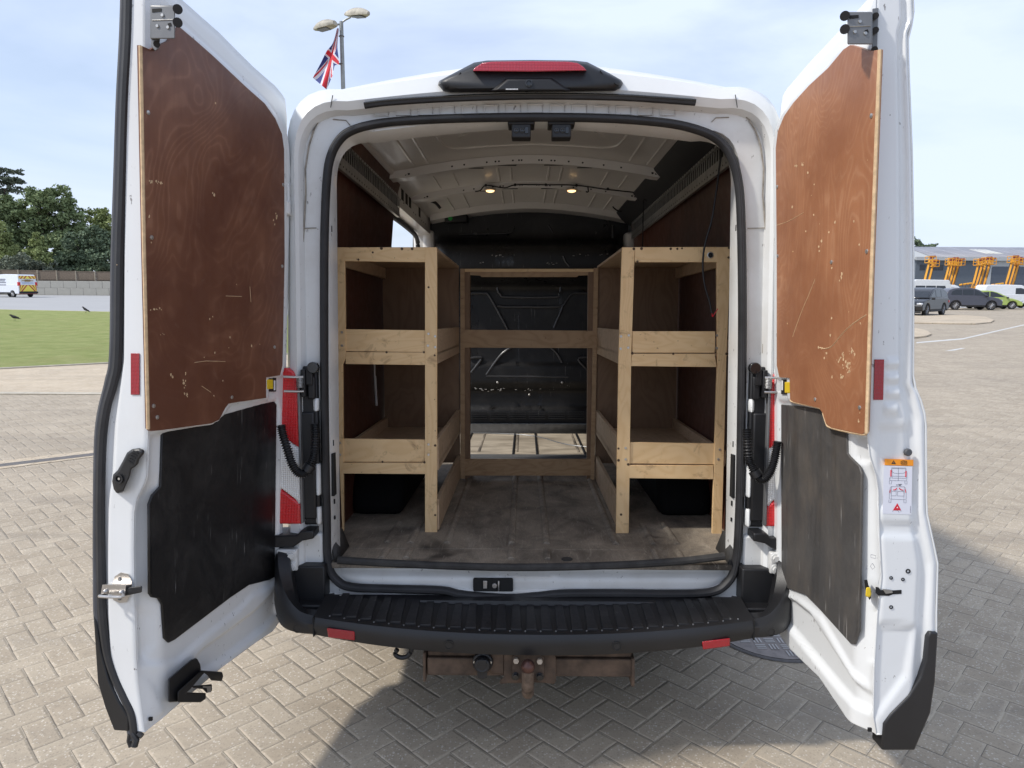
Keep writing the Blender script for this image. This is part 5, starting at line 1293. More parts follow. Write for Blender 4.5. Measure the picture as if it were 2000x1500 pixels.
rl = rack(-1, 'left birch plywood shelf rack along the left wall of the van', dict(
    outer=(650, 853), inx=853.5, ytop=488, z1=688, z2=905,
    post_out=[(648, 483), (673, 483), (675, 700), (669, 712), (671, 1038), (668, 1038), (655, 700)],
    post_in=[(830, 483), (853.5, 483), (853.5, 1040), (830, 1040)],
    rails=[[(673, 483), (830, 483), (830, 512), (673, 510)], [(675, 687.5), (830, 688.5), (830, 713), (675, 711)], [(670, 904), (830, 904), (830, 926), (670, 925)]],
    lips=[[(673, 643), (832, 645), (832, 688), (673, 686)], [(668, 857), (832, 859), (832, 902), (668, 902)]],
    screws=[(668, 649), (668, 675), (837, 652), (836, 675), (664, 865), (664, 888), (837, 868), (837, 888), (850, 657), (850, 678)],
    holes=[(656, 484.5), (728, 493), (755, 688), (828, 688), (747, 902), (829, 903), (745, 485), (785, 486), (805, 486), (700, 507), (850, 870), (850, 1006), (837, 561), (849, 694)]))
rr2 = rack(1, 'right birch plywood shelf rack with a round socket in its top rail', dict(
    outer=(1427, 1215), inx=1213, ytop=488, z1=690, z2=907,
    post_out=[(1400, 483), (1428, 482), (1419, 700), (1410, 1040), (1405, 1050), (1391, 1047), (1394, 935), (1401, 716)],
    post_in=[(1215, 483), (1240, 483), (1233, 700), (1228, 1045), (1203, 1047), (1208, 700)],
    rails=[[(1240, 483), (1400, 482), (1401, 512), (1240, 512)], [(1234, 691), (1396, 691), (1400, 717), (1233, 715)], [(1230, 909), (1393, 909.5), (1394, 936), (1228, 934)]],
    lips=[[(1235, 647), (1397, 647), (1396, 689), (1235, 689)], [(1229, 864), (1396, 867), (1395, 907), (1229, 905)]],
    screws=[(1228, 655), (1227, 679), (1400, 655), (1400, 680), (1222, 875), (1222, 897), (1406, 878), (1403, 897), (1213, 657), (1212, 681)],
    holes=[(1238, 486), (1253, 485.5), (1310, 486), (1323, 486), (1332, 485), (1424, 484), (1423, 503), (1235, 690), (1315, 691), (1419, 691), (1208, 876), (1208, 899), (1227, 907), (1245, 511), (1213, 1005)]))
p = PY(1387, 498.5, YF)
b = MB(); b.lathe((p.x, YF - .001, p.z), (0, -1, 0), [(.0135, 0), (.0135, .003), (.0105, .004), (.0100, .0)], 22); b.build('socket_ring', M['galv'], rr2)
b = MB(); b.cyl((p.x, YF - .0005, p.z), (p.x, YF - .0022, p.z), .0100, n=18); b.build('socket_hole', M['holes'], rr2)
# tie frame at the far end of the racks
tf = van_thing('tie_frame', 'birch frame of thin posts and cross rails between the two shelf racks', 'timber frame')
for pts in ([(899, 525), (907.5, 525), (908, 935), (899, 935)], [(1160, 523), (1169, 524), (1161, 938), (1153, 938)]):
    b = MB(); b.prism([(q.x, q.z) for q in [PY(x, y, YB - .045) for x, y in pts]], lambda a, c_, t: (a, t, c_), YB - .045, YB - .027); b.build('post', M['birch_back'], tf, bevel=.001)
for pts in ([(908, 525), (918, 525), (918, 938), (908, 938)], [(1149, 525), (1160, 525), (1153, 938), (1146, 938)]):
    b = MB(); b.prism([(q.x, q.z) for q in [PY(x, y, YB - .02) for x, y in pts]], lambda a, c_, t: (a, t, c_), YB - .025, YB + .02); b.build('inner_post', M['birch_shaded'], tf, bevel=.001)
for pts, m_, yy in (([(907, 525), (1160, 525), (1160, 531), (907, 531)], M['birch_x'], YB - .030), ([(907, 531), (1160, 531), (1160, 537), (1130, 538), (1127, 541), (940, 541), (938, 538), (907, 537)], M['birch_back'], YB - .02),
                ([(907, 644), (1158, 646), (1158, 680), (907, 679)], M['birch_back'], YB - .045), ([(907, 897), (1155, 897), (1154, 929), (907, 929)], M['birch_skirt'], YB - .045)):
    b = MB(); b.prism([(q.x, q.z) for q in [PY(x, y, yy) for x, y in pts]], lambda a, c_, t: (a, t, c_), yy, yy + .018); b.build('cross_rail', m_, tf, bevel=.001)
b = MB(); b.box(-.40, .38, YB - .01, YB + .12, PY(1000, 532, YB).z, PY(1000, 532, YB).z + .012); b.build('top_board', M['birch_x'], tf)
# loose cable hanging on the right rack
hc = van_thing('hanging_cable', 'thin black cable with a red wire end hanging over the right shelf rack', 'cable')
b = MB(); pth = chain([PY(px, py, .36) for px, py in ((1410, 292), (1404, 335), (1398, 380), (1390, 430), (1380, 465), (1374, 495), (1373, 530), (1377, 560), (1386, 590), (1390, 612))], 6)
b.tube(pth, .0042, 8); b.build('sheath', M['plastic_lo'], hc)
b = MB(); b.tube(chain([PY(px, py, .36) for px, py in ((1390, 610), (1392, 618), (1396, 612), (1402, 603))], 4), .0020, 6); b.ball(PY(1392, 617, .36), .005, 5); b.build('wire_end', plain('red_wire', (.6, .01, .02), .4), hc)
fc = van_thing('floor_cable', 'thin grey cable lying across the pale floor at the front of the load bay', 'cable')
b = MB(); b.tube(chain([PZ(px, py, .010) for px, py in ((905, 846), (935, 846), (980, 847), (1030, 850), (1060, 855), (1090, 864), (1120, 870), (1160, 874))], 5), .0045, 6); b.build('wire', M['grey_metal'], fc)
cl = van_thing('ratchet_strap', 'small white strap and clip hanging behind the left rack', 'strap')
b = MB(); b.box(-.872, -.866, 1.22, 1.24, .64, .78); b.box(-.874, -.862, 1.21, 1.25, .755, .80); b.tube([(-.868, 1.23, .64), (-.868, 1.25, .52), (-.868, 1.26, .47)], .007, 6); b.build('webbing', M['roof_in'], cl)
# ================================================================== surroundings (world frame)
def vec(*a): return Vector(a)
# ---- walls and fence on the left
g = G('concrete_block'); c = g.mix(g.noise(2.2, 5, .6), (.36, .345, .30), (.47, .45, .40)); c = g.mix(g.m('MULTIPLY', g.noise(30, 4, .7), .3), c, (.25, .24, .20)); g.set(Base_Color=c, Roughness=.9); M['conc'] = g.mat
M['fence'] = plain('fence_timber', (.20, .155, .115), .85, var=.3, scale=9); M['fence_post'] = plain('fence_post', (.34, .29, .22), .9, var=.2)
def wall_dir(): return (PG(215, 577).xy - PG(62, 576.5).xy).normalized()
WY = 88.7
wroot = empty('block_wall', (-50, WY, 0), 0, 'low pale wall of two courses of big concrete blocks below the timber fence', 'wall')
rnd = random.Random(2)
b = MB()
for row in range(2):
    for k in range(-22, 12):
        x0 = k * 1.6 + (.8 if row else 0) ; h_ = .86
        b.box(x0 + .012, x0 + 1.588, 0 + rnd.uniform(-.01, .01), .8, row * (h_ + .012), row * (h_ + .012) + h_)
b.build('blocks', M['conc'], wroot, bevel=.03)
b = MB()
b.box(-36, 20, .02, .78, 0, 1.72); b.build('joint_fill', M['drain'], wroot)
froot = empty('timber_fence', (-50, WY + 1.4, 0), 0, 'brown vertical board fence with pale concrete posts behind the block wall', 'fence')
for k in range(-9, 7):
    x0 = k * 2.4
    z_ = 2.95 - .03 * k
    b = MB()
    for j in range(15): b.box(x0 + .1 + j * .15, x0 + .235 + j * .15, 0, .03, .2, z_ - .12 + rnd.uniform(-.01, .01))
    b.box(x0 + .05, x0 + 2.35, -.03, .0, z_ - .12, z_ - .05); b.box(x0 + .05, x0 + 2.35, -.05, -.0, 1.9, 1.98)
    b.build('fence_panel', M['fence'], froot)
    b = MB(); b.box(x0 - .06, x0 + .06, -.09, .06, 0, z_); b.build('fence_post', M['fence_post'], froot)

# ---- trees
def leafmat(name, dark, lite, sc=.6):
    g = G(name)
    f = g.noise(sc, 3, .6); f2 = g.noise(sc * 7, 3, .7)
    c = g.mix(g.ramp(f, [(.35, 0.0), (.65, 1.0)]), dark, lite); c = g.mix(g.m('MULTIPLY', g.ramp(f2, [(.4, 0.0), (.7, 1.0)]), .6), c, tuple(q * 1.5 for q in lite))
    g.set(Base_Color=c, Roughness=.8); g.b.inputs['Specular IOR Level'].default_value = .25
    return g.mat
M['bark'] = plain('bark', (.09, .07, .055), .9, var=.3)
M['leaf_a'] = leafmat('oak_leaves', (.12, .155, .07), (.215, .265, .125))
M['leaf_b'] = leafmat('dark_leaves', (.085, .115, .07), (.155, .20, .12))
M['leaf_c'] = leafmat('light_leaves', (.17, .205, .075), (.28, .32, .13))
M['leaf_d'] = leafmat('grey_leaves', (.105, .120, .085), (.18, .20, .145))
M['leaf_e'] = leafmat('pine_needles', (.070, .088, .060), (.12, .14, .10))
def tree(name, label, x, y, h, blobs, leaf, lmat, n, trunk=.35, cat='tree', group='trees beyond the block wall', flat=1.0):
    """blobs: (dx, dy, z, rx, rz) clumps of the crown"""
    root = empty(name, (x, y, 0), 0, label, cat, group)
    rr_ = random.Random(int(abs(x * 31 + y * 7)) + n)
    b = MB(); top = h * .8
    b.tube([(0, 0, -.1), (.1 * trunk, 0, h * .2), (-.2 * trunk, 0, h * .5), (0, .1, top)], trunk, 8, rr=[trunk * 1.25, trunk, trunk * .7, trunk * .25])
    for bx, by, bz, r1, r2 in blobs:
        z0 = max(h * .15, bz - r2 * 1.2 - abs(bx) * .4); b.tube([(0, 0, z0), (bx * .4, by * .4, z0 + (bz - z0) * .55), (bx * .9, by * .9, bz)], trunk * .3, 5, rr=[trunk * .42, trunk * .28, trunk * .10])
    b.build('trunk', M['bark'], root)
    b = MB(); tot = sum(q[3] * q[3] for q in blobs); V = []; F = []
    for bx, by, bz, r1, r2 in blobs:
        m_ = int(n * r1 * r1 / tot)
        # sub clumps give light and dark groups and gaps
        subs = []
        for _ in range(max(7, int(16 * r1))):
            d = Vector((rr_.gauss(0, 1), rr_.gauss(0, 1), rr_.gauss(0, 1))).normalized() * rr_.uniform(.55, 1.05)
            subs.append((Vector((bx + d.x * r1, by + d.y * r1, bz + d.z * r2)), rr_.uniform(.16, .34) * (r1 + r2) * .5 + .15))
        for _ in range(m_):
            c_, q = rr_.choice(subs)
            d = Vector((rr_.gauss(0, 1), rr_.gauss(0, 1), rr_.gauss(0, 1))).normalized() * q * rr_.random() ** .4
            p = c_ + Vector((d.x, d.y, d.z * flat * .75)); s_ = leaf * rr_.uniform(.5, 1.3)
            a = Vector((rr_.gauss(0, 1), rr_.gauss(0, 1), rr_.gauss(0, .7))).normalized(); e = a.cross(Vector((rr_.gauss(0, 1), rr_.gauss(0, 1), rr_.gauss(0, 1)))).normalized()
            o = len(V); V += [p - a * s_ * .5, p + e * s_ * .32, p + a * s_ * .5, p - e * s_ * .32]; F.append((o, o + 1, o + 2, o + 3))
    b.add(V, F); b.build('crown', lmat, root, fix=False)
    return root
def ptree(name, label, Y, spec, leaf, lmat, n, h=None, cat='tree', group='trees beyond the block wall', depth=.5, flat=1.0, trunk=.35):
    """crown clumps given as photograph pixels (cx, cy, rx, ry) at distance Y"""
    pts = [(PW(cx, cy, Y), abs(PW(cx + rx_, cy, Y).x - PW(cx, cy, Y).x), abs(PW(cx, cy - ry_, Y).z - PW(cx, cy, Y).z)) for cx, cy, rx_, ry_ in spec]
    mx = sum(p.x for p, _, _ in pts) / len(pts); rr_ = random.Random(n)
    bl = [(p.x - mx, rr_.uniform(-1, 1) * r1 * depth, p.z, r1, r2) for p, r1, r2 in pts]
    hh = max(p.z + r2 for p, _, r2 in pts)
    return tree(name, label, mx, Y, hh, bl, leaf, lmat, n, trunk, cat, group, flat)
ptree('oak_tree', 'tallest round-crowned green tree behind the fence on the left', 106, [(70, 400, 34, 32), (110, 395, 34, 34), (140, 430, 24, 34), (45, 440, 38, 36), (95, 450, 48, 40), (20, 480, 40, 40), (120, 480, 34, 34), (20, 420, 40, 34), (60, 505, 40, 26), (150, 500, 30, 28)], .50, M['leaf_a'], 34000)
ptree('pine_tree', 'dark flat-layered pine showing over the round tree at the left edge', 125, [(20, 336, 27, 6), (-5, 350, 42, 8), (35, 356, 16, 4), (5, 368, 38, 10), (-20, 385, 40, 14)], .42, M['leaf_e'], 6000, flat=.5, depth=.3)
ptree('ash_tree', 'yellow-green tree at the right of the group, close to the van door', 112, [(195, 425, 22, 22), (215, 440, 26, 30), (180, 445, 18, 22), (205, 470, 30, 28)], .42, M['leaf_c'], 6000)
ptree('broad_tree', 'dark glossy tree hanging low over the fence beside the left rear door', 97, [(150, 480, 26, 32), (185, 470, 30, 32), (205, 505, 26, 26), (140, 515, 30, 20), (175, 520, 30, 20), (110, 515, 26, 22), (210, 530, 20, 16)], .45, M['leaf_b'], 17000)
ptree('birch_tree', 'light green tree at the left edge of the photo', 99, [(0, 455, 22, 24), (-15, 490, 30, 30), (18, 500, 20, 24)], .38, M['leaf_c'], 4500)
ptree('cypress_tree', 'small pointed light green tree in front of the tallest round tree', 95, [(70, 464, 10, 14), (68, 482, 17, 16), (75, 498, 24, 16), (88, 512, 20, 14)], .34, M['leaf_c'], 4500)
ptree('willow_shrub', 'wide grey-green shrub behind the work van', 93.5, [(20, 520, 24, 16), (60, 514, 30, 16), (92, 528, 26, 16), (45, 535, 34, 14), (105, 540, 16, 10), (-10, 525, 22, 16)], .34, M['leaf_d'], 8000, cat='shrub', trunk=.15)
ptree('far_tree', 'dark tree top rising behind the left end of the warehouse roof', 128, [(1800, 490, 22, 14), (1822, 484, 12, 9), (1780, 480, 20, 16)], .40, M['leaf_b'], 3500, group=None)
rw = random.Random(12); V = []; Fc = []
for k in range(26000):
    x = rw.uniform(-62, 60); top = 9.3 + 1.3 * math.sin(x * .31) + .8 * math.sin(x * .83 + 1) + .5 * math.sin(x * 2.1)
    z = top * (1 - rw.random() ** 1.6 * .95) ; y = rw.uniform(0, 7) + 6 * (z / 12)
    p = Vector((x, 165 + y, z)); s_ = rw.uniform(.35, .9); a = Vector((rw.gauss(0, 1), rw.gauss(0, 1), rw.gauss(0, .7))).normalized(); q = a.cross(Vector((rw.gauss(0, 1), rw.gauss(0, 1), rw.gauss(0, 1)))).normalized()
    o = len(V); V += [p - a * s_ * .6, p + q * s_ * .4, p + a * s_ * .6, p - q * s_ * .4]; Fc.append((o, o + 1, o + 2, o + 3))
b = MB(); b.add(V, Fc); tag(b.build('distant_woodland', M['leaf_a'], None, fix=False), 'low band of distant woodland beyond the yard', 'woodland', kind='stuff')

# ---- vehicles
M['car_glass'] = plain('car_glass', (.03, .035, .042), .08, var=.1)
M['car_black'] = plain('car_trim', (.015, .015, .016), .6)
M['headl'] = plain('headlamp', (.6, .62, .65), .15, .3)
def carpaint(name, col): return plain(name, col, .32, .0, var=.06, coat=.35)
def vehicle(name, label, cat, pos, head, L_, W_, H_, paint, kind='car', wheel_r=.33, wb=None, rim=None, group=None, extras=None):
    """side profiles per kind; x runs forward from the tail"""
    root = empty(name, (pos[0], pos[1], 0), math.atan2(head[1], head[0]), label, cat, group)
    wb = wb or L_ * .61
    prof = {
        'suv': dict(body=[(0, .30), (.0, .55), (.01, .60), (.99, .50), (1.0, .40), (.985, .22), (.96, .17), (.03, .18)], hood=[(.01, .42), (.0, .55), (.02, .62), (.06, .65), (.66, .635), (.80, .60), (.92, .54), (.975, .46), (1.0, .36), (.99, .20), (.02, .20)], cab=[(.018, .61), (.045, .78), (.085, .90), (.16, .965), (.28, .995), (.42, 1.0), (.52, .97), (.60, .895), (.76, .63)], win=[(.105, .68), (.135, .85), (.20, .91), (.42, .93), (.52, .905), (.59, .84), (.70, .67)], b=.46),
        'hatch': dict(hood=[(.01, .40), (0, .55), (.03, .64), (.64, .64), (.80, .58), (.92, .48), (.98, .38), (1.0, .30), (.985, .20), (.01, .20)], cab=[(.02, .60), (.05, .80), (.10, .92), (.20, .985), (.36, 1.0), (.47, .96), (.56, .88), (.76, .61)], win=[(.12, .65), (.16, .88), (.44, .94), (.52, .88), (.68, .65)], b=.38),
        'van': dict(hood=[(0, .50), (.0, .60), (.70, .60), (.94, .50), (1.0, .42), (1.0, .18), (0, .18)], cab=[(.0, .58), (.015, .93), (.05, .985), (.35, 1.0), (.60, .98), (.66, .93), (.82, .58)], win=[(.50, .60), (.505, .85), (.60, .86), (.66, .80), (.74, .60)], b=.50),
        'camper': dict(hood=[(0, .40), (.0, .56), (.80, .56), (.95, .46), (1.0, .36), (1.0, .18), (0, .18)], cab=[(.0, .55), (.03, .84), (.05, .86), (.04, .92), (.07, .985), (.60, 1.0), (.68, .90), (.67, .86), (.72, .84), (.88, .55)], win=[(.10, .58), (.115, .78), (.62, .78), (.62, .58)], b=.5),
        'work': dict(hood=[(0, .40), (.0, .56), (.74, .56), (.94, .46), (1.0, .38), (1.0, .17), (0, .17)], cab=[(.0, .54), (.02, .93), (.05, .985), (.40, 1.0), (.62, .98), (.68, .93), (.84, .54)], win=[(.64, .58), (.645, .85), (.68, .86), (.72, .80), (.78, .58)], b=.5),
    }[kind]
    def hw(z): t = max(0, (z / H_ - .5) / .5); return W_ / 2 * (1 - (.16 if kind in ('suv', 'hatch') else .07) * t)
    def fn(x, z, t): return Vector((x, t * hw(z), z))
    def sc(pts): return [(x * L_ - L_ / 2, z * H_) for x, z in pts]
    b = MB()
    hp = sc(prof['hood'])
    # arches cut into the lower edge
    xs_w = [-wb / 2 + L_ * .005, wb / 2 + L_ * .005]
    low = []; zb = prof['hood'][-1][1] * H_ * .9
    for xw in reversed(xs_w):
        for k in range(9):
            a = math.pi * k / 8; low.append((xw + (wheel_r * 1.16) * math.cos(a), wheel_r + wheel_r * 1.12 * math.sin(a)))
    hp = hp[:-2] + [(L_ / 2 - .06, zb)] + [(p[0], max(zb, p[1])) for p in low] + [(-L_ / 2 + .03, zb)]
    b.prism(hp, fn, -1, 1); b.build('lower_body', paint, root, bevel=.05, seg=3)
    b = MB(); b.prism(sc(prof['cab']), fn, -.985, .985); b.build('cabin', paint, root, bevel=.05, seg=3)
    wp = sc(prof['win'])
    cx = sum(p[0] for p in wp) / len(wp)
    for s in (-1, 1):
        xs0, xs1 = min(p[0] for p in wp), max(p[0] for p in wp)
        def side(pts, name_='window'):
            b = MB(); vs_ = [Vector((x, s * (hw(z) * .985 + e), z)) for e in (.000, .012) for x, z in pts]
            n = len(pts); b.loft([vs_[:n], vs_[n:]], True, True); return b.build(name_, M['car_glass'], root, bevel=.004)
        def clip(a, c_):
            zt_, zb_ = max(p[1] for p in wp), min(p[1] for p in wp)
            out = []
            for k in range(9):
                x = a + (c_ - a) * k / 8
                zz = [ ]
                for i in range(len(wp)):
                    p, q = wp[i], wp[(i + 1) % len(wp)]
                    if (p[0] - x) * (q[0] - x) <= 0 and p[0] != q[0]: zz.append(p[1] + (q[1] - p[1]) * (x - p[0]) / (q[0] - p[0]))
                if len(zz) >= 2: out.append((x, min(zz), max(zz)))
            return [(x, a_) for x, a_, _ in out] + [(x, c_) for x, _, c_ in reversed(out)]
        parts_ = 1 if kind in ('van', 'work') else (3 if kind in ('camper', 'suv') else 2)
        for k in range(parts_):
            a = xs0 + (xs1 - xs0) * k / parts_ + .03; c_ = xs0 + (xs1 - xs0) * (k + 1) / parts_ - .03
            side(clip(max(a, xs0 + .005), min(c_, xs1 - .005)))
    # windscreen and tailgate glass follow the cabin ends
    cp = sc(prof['cab']); (x0, z0), (x1, z1) = cp[-2], cp[-1]
    def endglass(x0, z0, x1, z1, sg, nm='windscreen', lo=.12, hi=.90):
        b = MB(); d = Vector((x1 - x0, 0, z1 - z0)); n_ = Vector((-d.z, 0, d.x)).normalized(); n_ = n_ if n_.x * sg > 0 else -n_
        A = Vector((x0, 0, z0)) + d * lo + n_ * .012; B = Vector((x0, 0, z0)) + d * hi + n_ * .012
        q = [Vector((A.x, -hw(A.z) * .86, A.z)), Vector((A.x, hw(A.z) * .86, A.z)), Vector((B.x, hw(B.z) * .88, B.z)), Vector((B.x, -hw(B.z) * .88, B.z))]
        b.loft([q, [p - n_ * .02 for p in q]], True, True); b.build(nm, M['car_glass'], root, bevel=.003)
    endglass(x0, z0, x1, z1, 1)
    if kind not in ('van', 'work'): endglass(cp[1][0], cp[1][1], cp[0][0], cp[0][1], -1, 'rear_window', .12, .8)
    for s in (-1, 1):
        for xw in xs_w:
            w = empty('wheel', (xw, s * (W_ / 2 - .11), wheel_r)); w.parent = root
            b = MB(); b.lathe((0, -s * .11, 0), (0, s, 0), [(wheel_r * .66, 0), (wheel_r * .96, 0), (wheel_r, .03), (wheel_r, .18), (wheel_r * .96, .21), (wheel_r * .68, .21)], 24); b.build('tyre', M['tyre'], w)
            b = MB(); b.lathe((0, -s * .09, 0), (0, s, 0), [(wheel_r * .70, 0), (wheel_r * .70, .19), (wheel_r * .64, .19), (wheel_r * .60, .13), (.05, .13)], 24)
            for k in range(10):
                a = 2 * math.pi * k / 10; b.tube([(0, s * .11, 0), (math.cos(a) * wheel_r * .66, s * .105, math.sin(a) * wheel_r * .66)], .016, 4)
            b.build('rim', rim or M['alloy'], w)
        b = MB(); xx = L_ / 2 - .18; b.box(xx - .12, xx + .15, *sorted((s * (W_ / 2 - .34), s * (W_ / 2 - .02))), H_ * .40, H_ * .47); b.build('headlight', M['headl'], root, bevel=.03)
        b = MB(); xx = -L_ / 2 + .08; b.box(xx - .09, xx + .10, *sorted((s * (W_ / 2 - .22), s * (W_ / 2 + .008))), H_ * prof['b'], H_ * (prof['b'] + (.09 if kind in ('suv', 'hatch') else .16))); b.build('tail_light', M['red'], root, bevel=.02)
        b = MB(); xx = L_ * .20 if kind != 'camper' else L_ * .3; b.box(xx - .05, xx + .07, *sorted((s * (W_ / 2 + .02), s * (W_ / 2 + .20))), H_ * .58, H_ * .66); b.build('mirror', M['car_black'], root, bevel=.02)
    b = MB(); b.box(L_ / 2 - .08, L_ / 2 + .012, -W_ * .30, W_ * .30, H_ * .20, H_ * .38); b.build('grille', M['car_black'], root, bevel=.02)
    b = MB(); b.box(-L_ / 2 - .03, -L_ / 2 + .05, -W_ * .46, W_ * .46, H_ * .16, H_ * .26); b.cut(); b.box(L_ / 2 - .06, L_ / 2 + .025, -W_ * .46, W_ * .46, H_ * .12, H_ * .19)
    for s in (-1, 1): b.cut(); b.box(-wb / 2 + wheel_r * 1.2, wb / 2 - wheel_r * 1.2, *sorted((s * (W_ / 2 - .05), s * (W_ / 2 + .008))), H_ * .15, H_ * .22)
    b.build('lower_trim', M['car_black'], root, bevel=.02)
    return root
GP = 'cars parked at the right of the yard'
vehicle('parked_car', 'black sport utility car at the front of the parked row, facing left', 'car', (25.0, 43.9), (-.74, -.67), 4.7, 1.88, 1.68, carpaint('black_paint', (.010, .011, .014)), 'suv', .36, group=GP, rim=plain('dark_alloy', (.30, .30, .31), .35, .6))
vehicle('parked_car', 'dark grey compact off-roader parked side-on, facing right', 'car', (34.95, 54.9), (1, -.12), 4.15, 1.77, 1.68, carpaint('grey_paint', (.060, .062, .080)), 'suv', .34, group=GP)
vehicle('parked_car', 'lime green hatchback behind the dark grey off-roader', 'car', (38.5, 57.6), (1, -.22), 4.0, 1.72, 1.47, carpaint('lime_paint', (.34, .43, .10)), 'hatch', .31, group=GP)
vehicle('parked_car', 'white car at the right edge of the photo behind the small white van', 'car', (47.2, 65.3), (1, -.2), 4.3, 1.8, 1.62, carpaint('white_paint_b', (.68, .70, .73)), 'hatch', .32, group=GP)
vehicle('parked_van', 'small white panel van behind the lime green hatchback', 'van', (42.0, 60.6), (1, -.12), 4.7, 1.85, 1.95, carpaint('white_paint_c', (.72, .74, .77)), 'van', .33)
vehicle('parked_van', 'long low white van roof behind the dark grey off-roader', 'van', (40.0, 66.5), (1, -.1), 5.0, 1.9, 1.95, carpaint('white_paint_d', (.72, .74, .76)), 'van', .33)
vehicle('camper_van', 'white camper van with a raised roof behind the black car', 'camper van', (34.1, 60.5), (-1, .05), 4.9, 1.9, 2.33, carpaint('white_paint_e', (.70, .71, .71)), 'camper', .33)
# work van with chevrons on the left
wv = vehicle('work_van', 'white work van with red and yellow chevrons on its rear doors', 'van', (-53.95, 77.1), (-.93, .37), 5.3, 2.0, 2.42, carpaint('white_paint_f', (.72, .75, .80)), 'work', .34)
M['cy'] = plain('chevron_yellow', (.85, .70, .10), .5, var=.05); M['cr'] = plain('chevron_red', (.45, .05, .04), .5, var=.05); M['gold'] = plain('dull_gold', (.38, .27, .13), .6); M['bluei'] = plain('blue_ink', (.25, .33, .50), .6)
X0 = -2.65 - .012
b = MB(); b.box(X0 - .004, X0, -.90, .90, 1.95, 2.25); b.box(X0 - .004, X0, -.92, .92, .62, 1.30); b.build('chevron_panel', M['cy'], wv)
b = MB()
for s in (-1, 1):
    for k in range(5):
        y0 = s * (.03 + k * .36)
        for z0, z1 in ((.62, 1.30), (1.95, 2.25)):
            dy = (z1 - z0) * .9; ya, yb = y0, y0 + s * .16
            pts = [(ya + s * dy, z0), (yb + s * dy, z0), (yb, z1), (ya, z1)]
            pts = [(max(-.9, min(.9, y)), z) for y, z in pts]
            if abs(pts[0][0] - pts[1][0]) + abs(pts[2][0] - pts[3][0]) < .03: continue
            b.prism(pts, lambda y, z, t: (t, y, z), X0 - .008, X0 - .003)
b.build('chevron_stripe', M['cr'], wv)
b = MB(); b.box(X0 - .006, X0, -.30, .30, 1.64, 1.86); b.box(X0 - .006, X0, -.62, .62, 1.70, 1.79); b.build('sign_badge', M['gold'], wv, bevel=.003)
b = MB()
for z in (1.42, 1.53):
    for k in range(14): b.box(X0 - .004, X0, -.6 + k * .09, -.54 + k * .09, z, z + .04)
b.build('sign_lettering', M['bluei'], wv)
b = MB()
for z, a, c_ in ((1.85, -1.9, -.9), (1.68, -1.8, -.9), (1.50, -1.95, -.8), (1.22, -2.0, -.7), (.98, -2.1, -.75)):
    x = a
    while x < c_ - .05:
        w = rnd.uniform(.05, .12)
        for s in (-1, 1): b.box(x + 1.3, x + 1.3 + w, s * .985 - .012, s * .985 + .012, z, z + (.07 if z > 1.3 else .12))
        x += w + .035
b.build('side_lettering', M['ink_grey'], wv)
b = MB(); b.box(X0 - .10, X0 + .02, -.98, .98, .40, .60); b.build('rear_step', M['car_black'], wv, bevel=.02)
b = MB(); b.box(X0 - .12, X0, -.85, 1.05, .34, .40); b.build('step_bar', plain('red_bar', (.22, .05, .05), .6), wv)

# ---- birds on the lawn
def crow(label, pos, rot, upright):
    root = empty('crow', pos, rot, label, 'bird', 'crows on the lawn')
    b = MB(); t = .55 if upright else .15
    spine = [(-.25, -.02 - t * .10), (-.16, .0), (-.05, .03 + t * .02), (.06, .05 + t * .08), (.13, .08 + t * .14), (.17, .10 + t * .17), (.205, .105 + t * .17), (.255, .09 + t * .16)]
    rad = [.012, .030, .062, .068, .045, .036, .026, .004]
    P = chain([(x, 0, z + .13) for x, z in spine], 4); rr_ = np.interp(np.linspace(0, 1, len(P)), np.linspace(0, 1, len(rad)), rad)
    b.tube(P, .05, 10, rr=list(rr_), up=(0, 1, 0))
    b.prism([(-.33, .115), (-.16, .145), (-.14, .125), (-.31, .09)], lambda x, z, t_: (x, t_, z - t * .06), -.035, .035)
    for s in (-1, 1):
        b.prism([(.06, .20), (-.05, .20), (-.24, .135), (-.10, .125), (.04, .15)], lambda x, z, t_: (x, t_, z), s * .055, s * .068)
        b.tube([(.01, s * .025, .12), (.0, s * .03, .06), (.01, s * .03, .0)], .006, 5); b.tube([(-.02, s * .03, .004), (.045, s * .03, .004)], .005, 4)
    b.build('body', plain('crow_black', (.008, .008, .009), .85), root, sub=1)
c1, c2 = PG(29, 627, .02), PG(168, 611.5, .02)
k1 = crow('black crow nearer the camera, leaning forward on the lawn', (c1.x, c1.y, .02), math.pi - .1, False)
k2 = crow('black crow standing upright at the far edge of the lawn', (c2.x, c2.y, .02), math.pi - .25, True)

# ---- lamp post and flag
LY = 20.0
lp = empty('lamp_post', (PW(668, 100, LY).x, LY, 0), 0, 'tall grey lamp post with two lamp heads rising behind the van roof', 'lamp post')
zt = PW(665, 42, LY).z
M['post'] = plain('post_galv', (.30, .31, .30), .5, .4, var=.2, scale=8)
b = MB(); b.tube([(.03, 0, 0), (.015, 0, zt * .5), (0, 0, zt)], .06, 12, rr=[.085, .068, .052]); b.build('pole', M['post'], lp)
b = MB()
def lpl(px, py, dy=0): p = PW(px, py, LY + dy); return Vector((p.x - lp.location.x, dy, p.z))
b.cut(); b.tube([lpl(665, 47), lpl(648, 50, -.1), lpl(645, 51, -.15)], .025, 8); b.cut(); b.tube([lpl(666, 45), lpl(676, 38, .0), lpl(684, 34, -.1)], .025, 8); b.build('arm', M['post'], lp)
M['lamp_shell'] = plain('lamp_shell', (.42, .39, .32), .6, var=.35, scale=9); M['lamp_glass'] = plain('lamp_glass', (.10, .095, .085), .15, var=.4, scale=30)
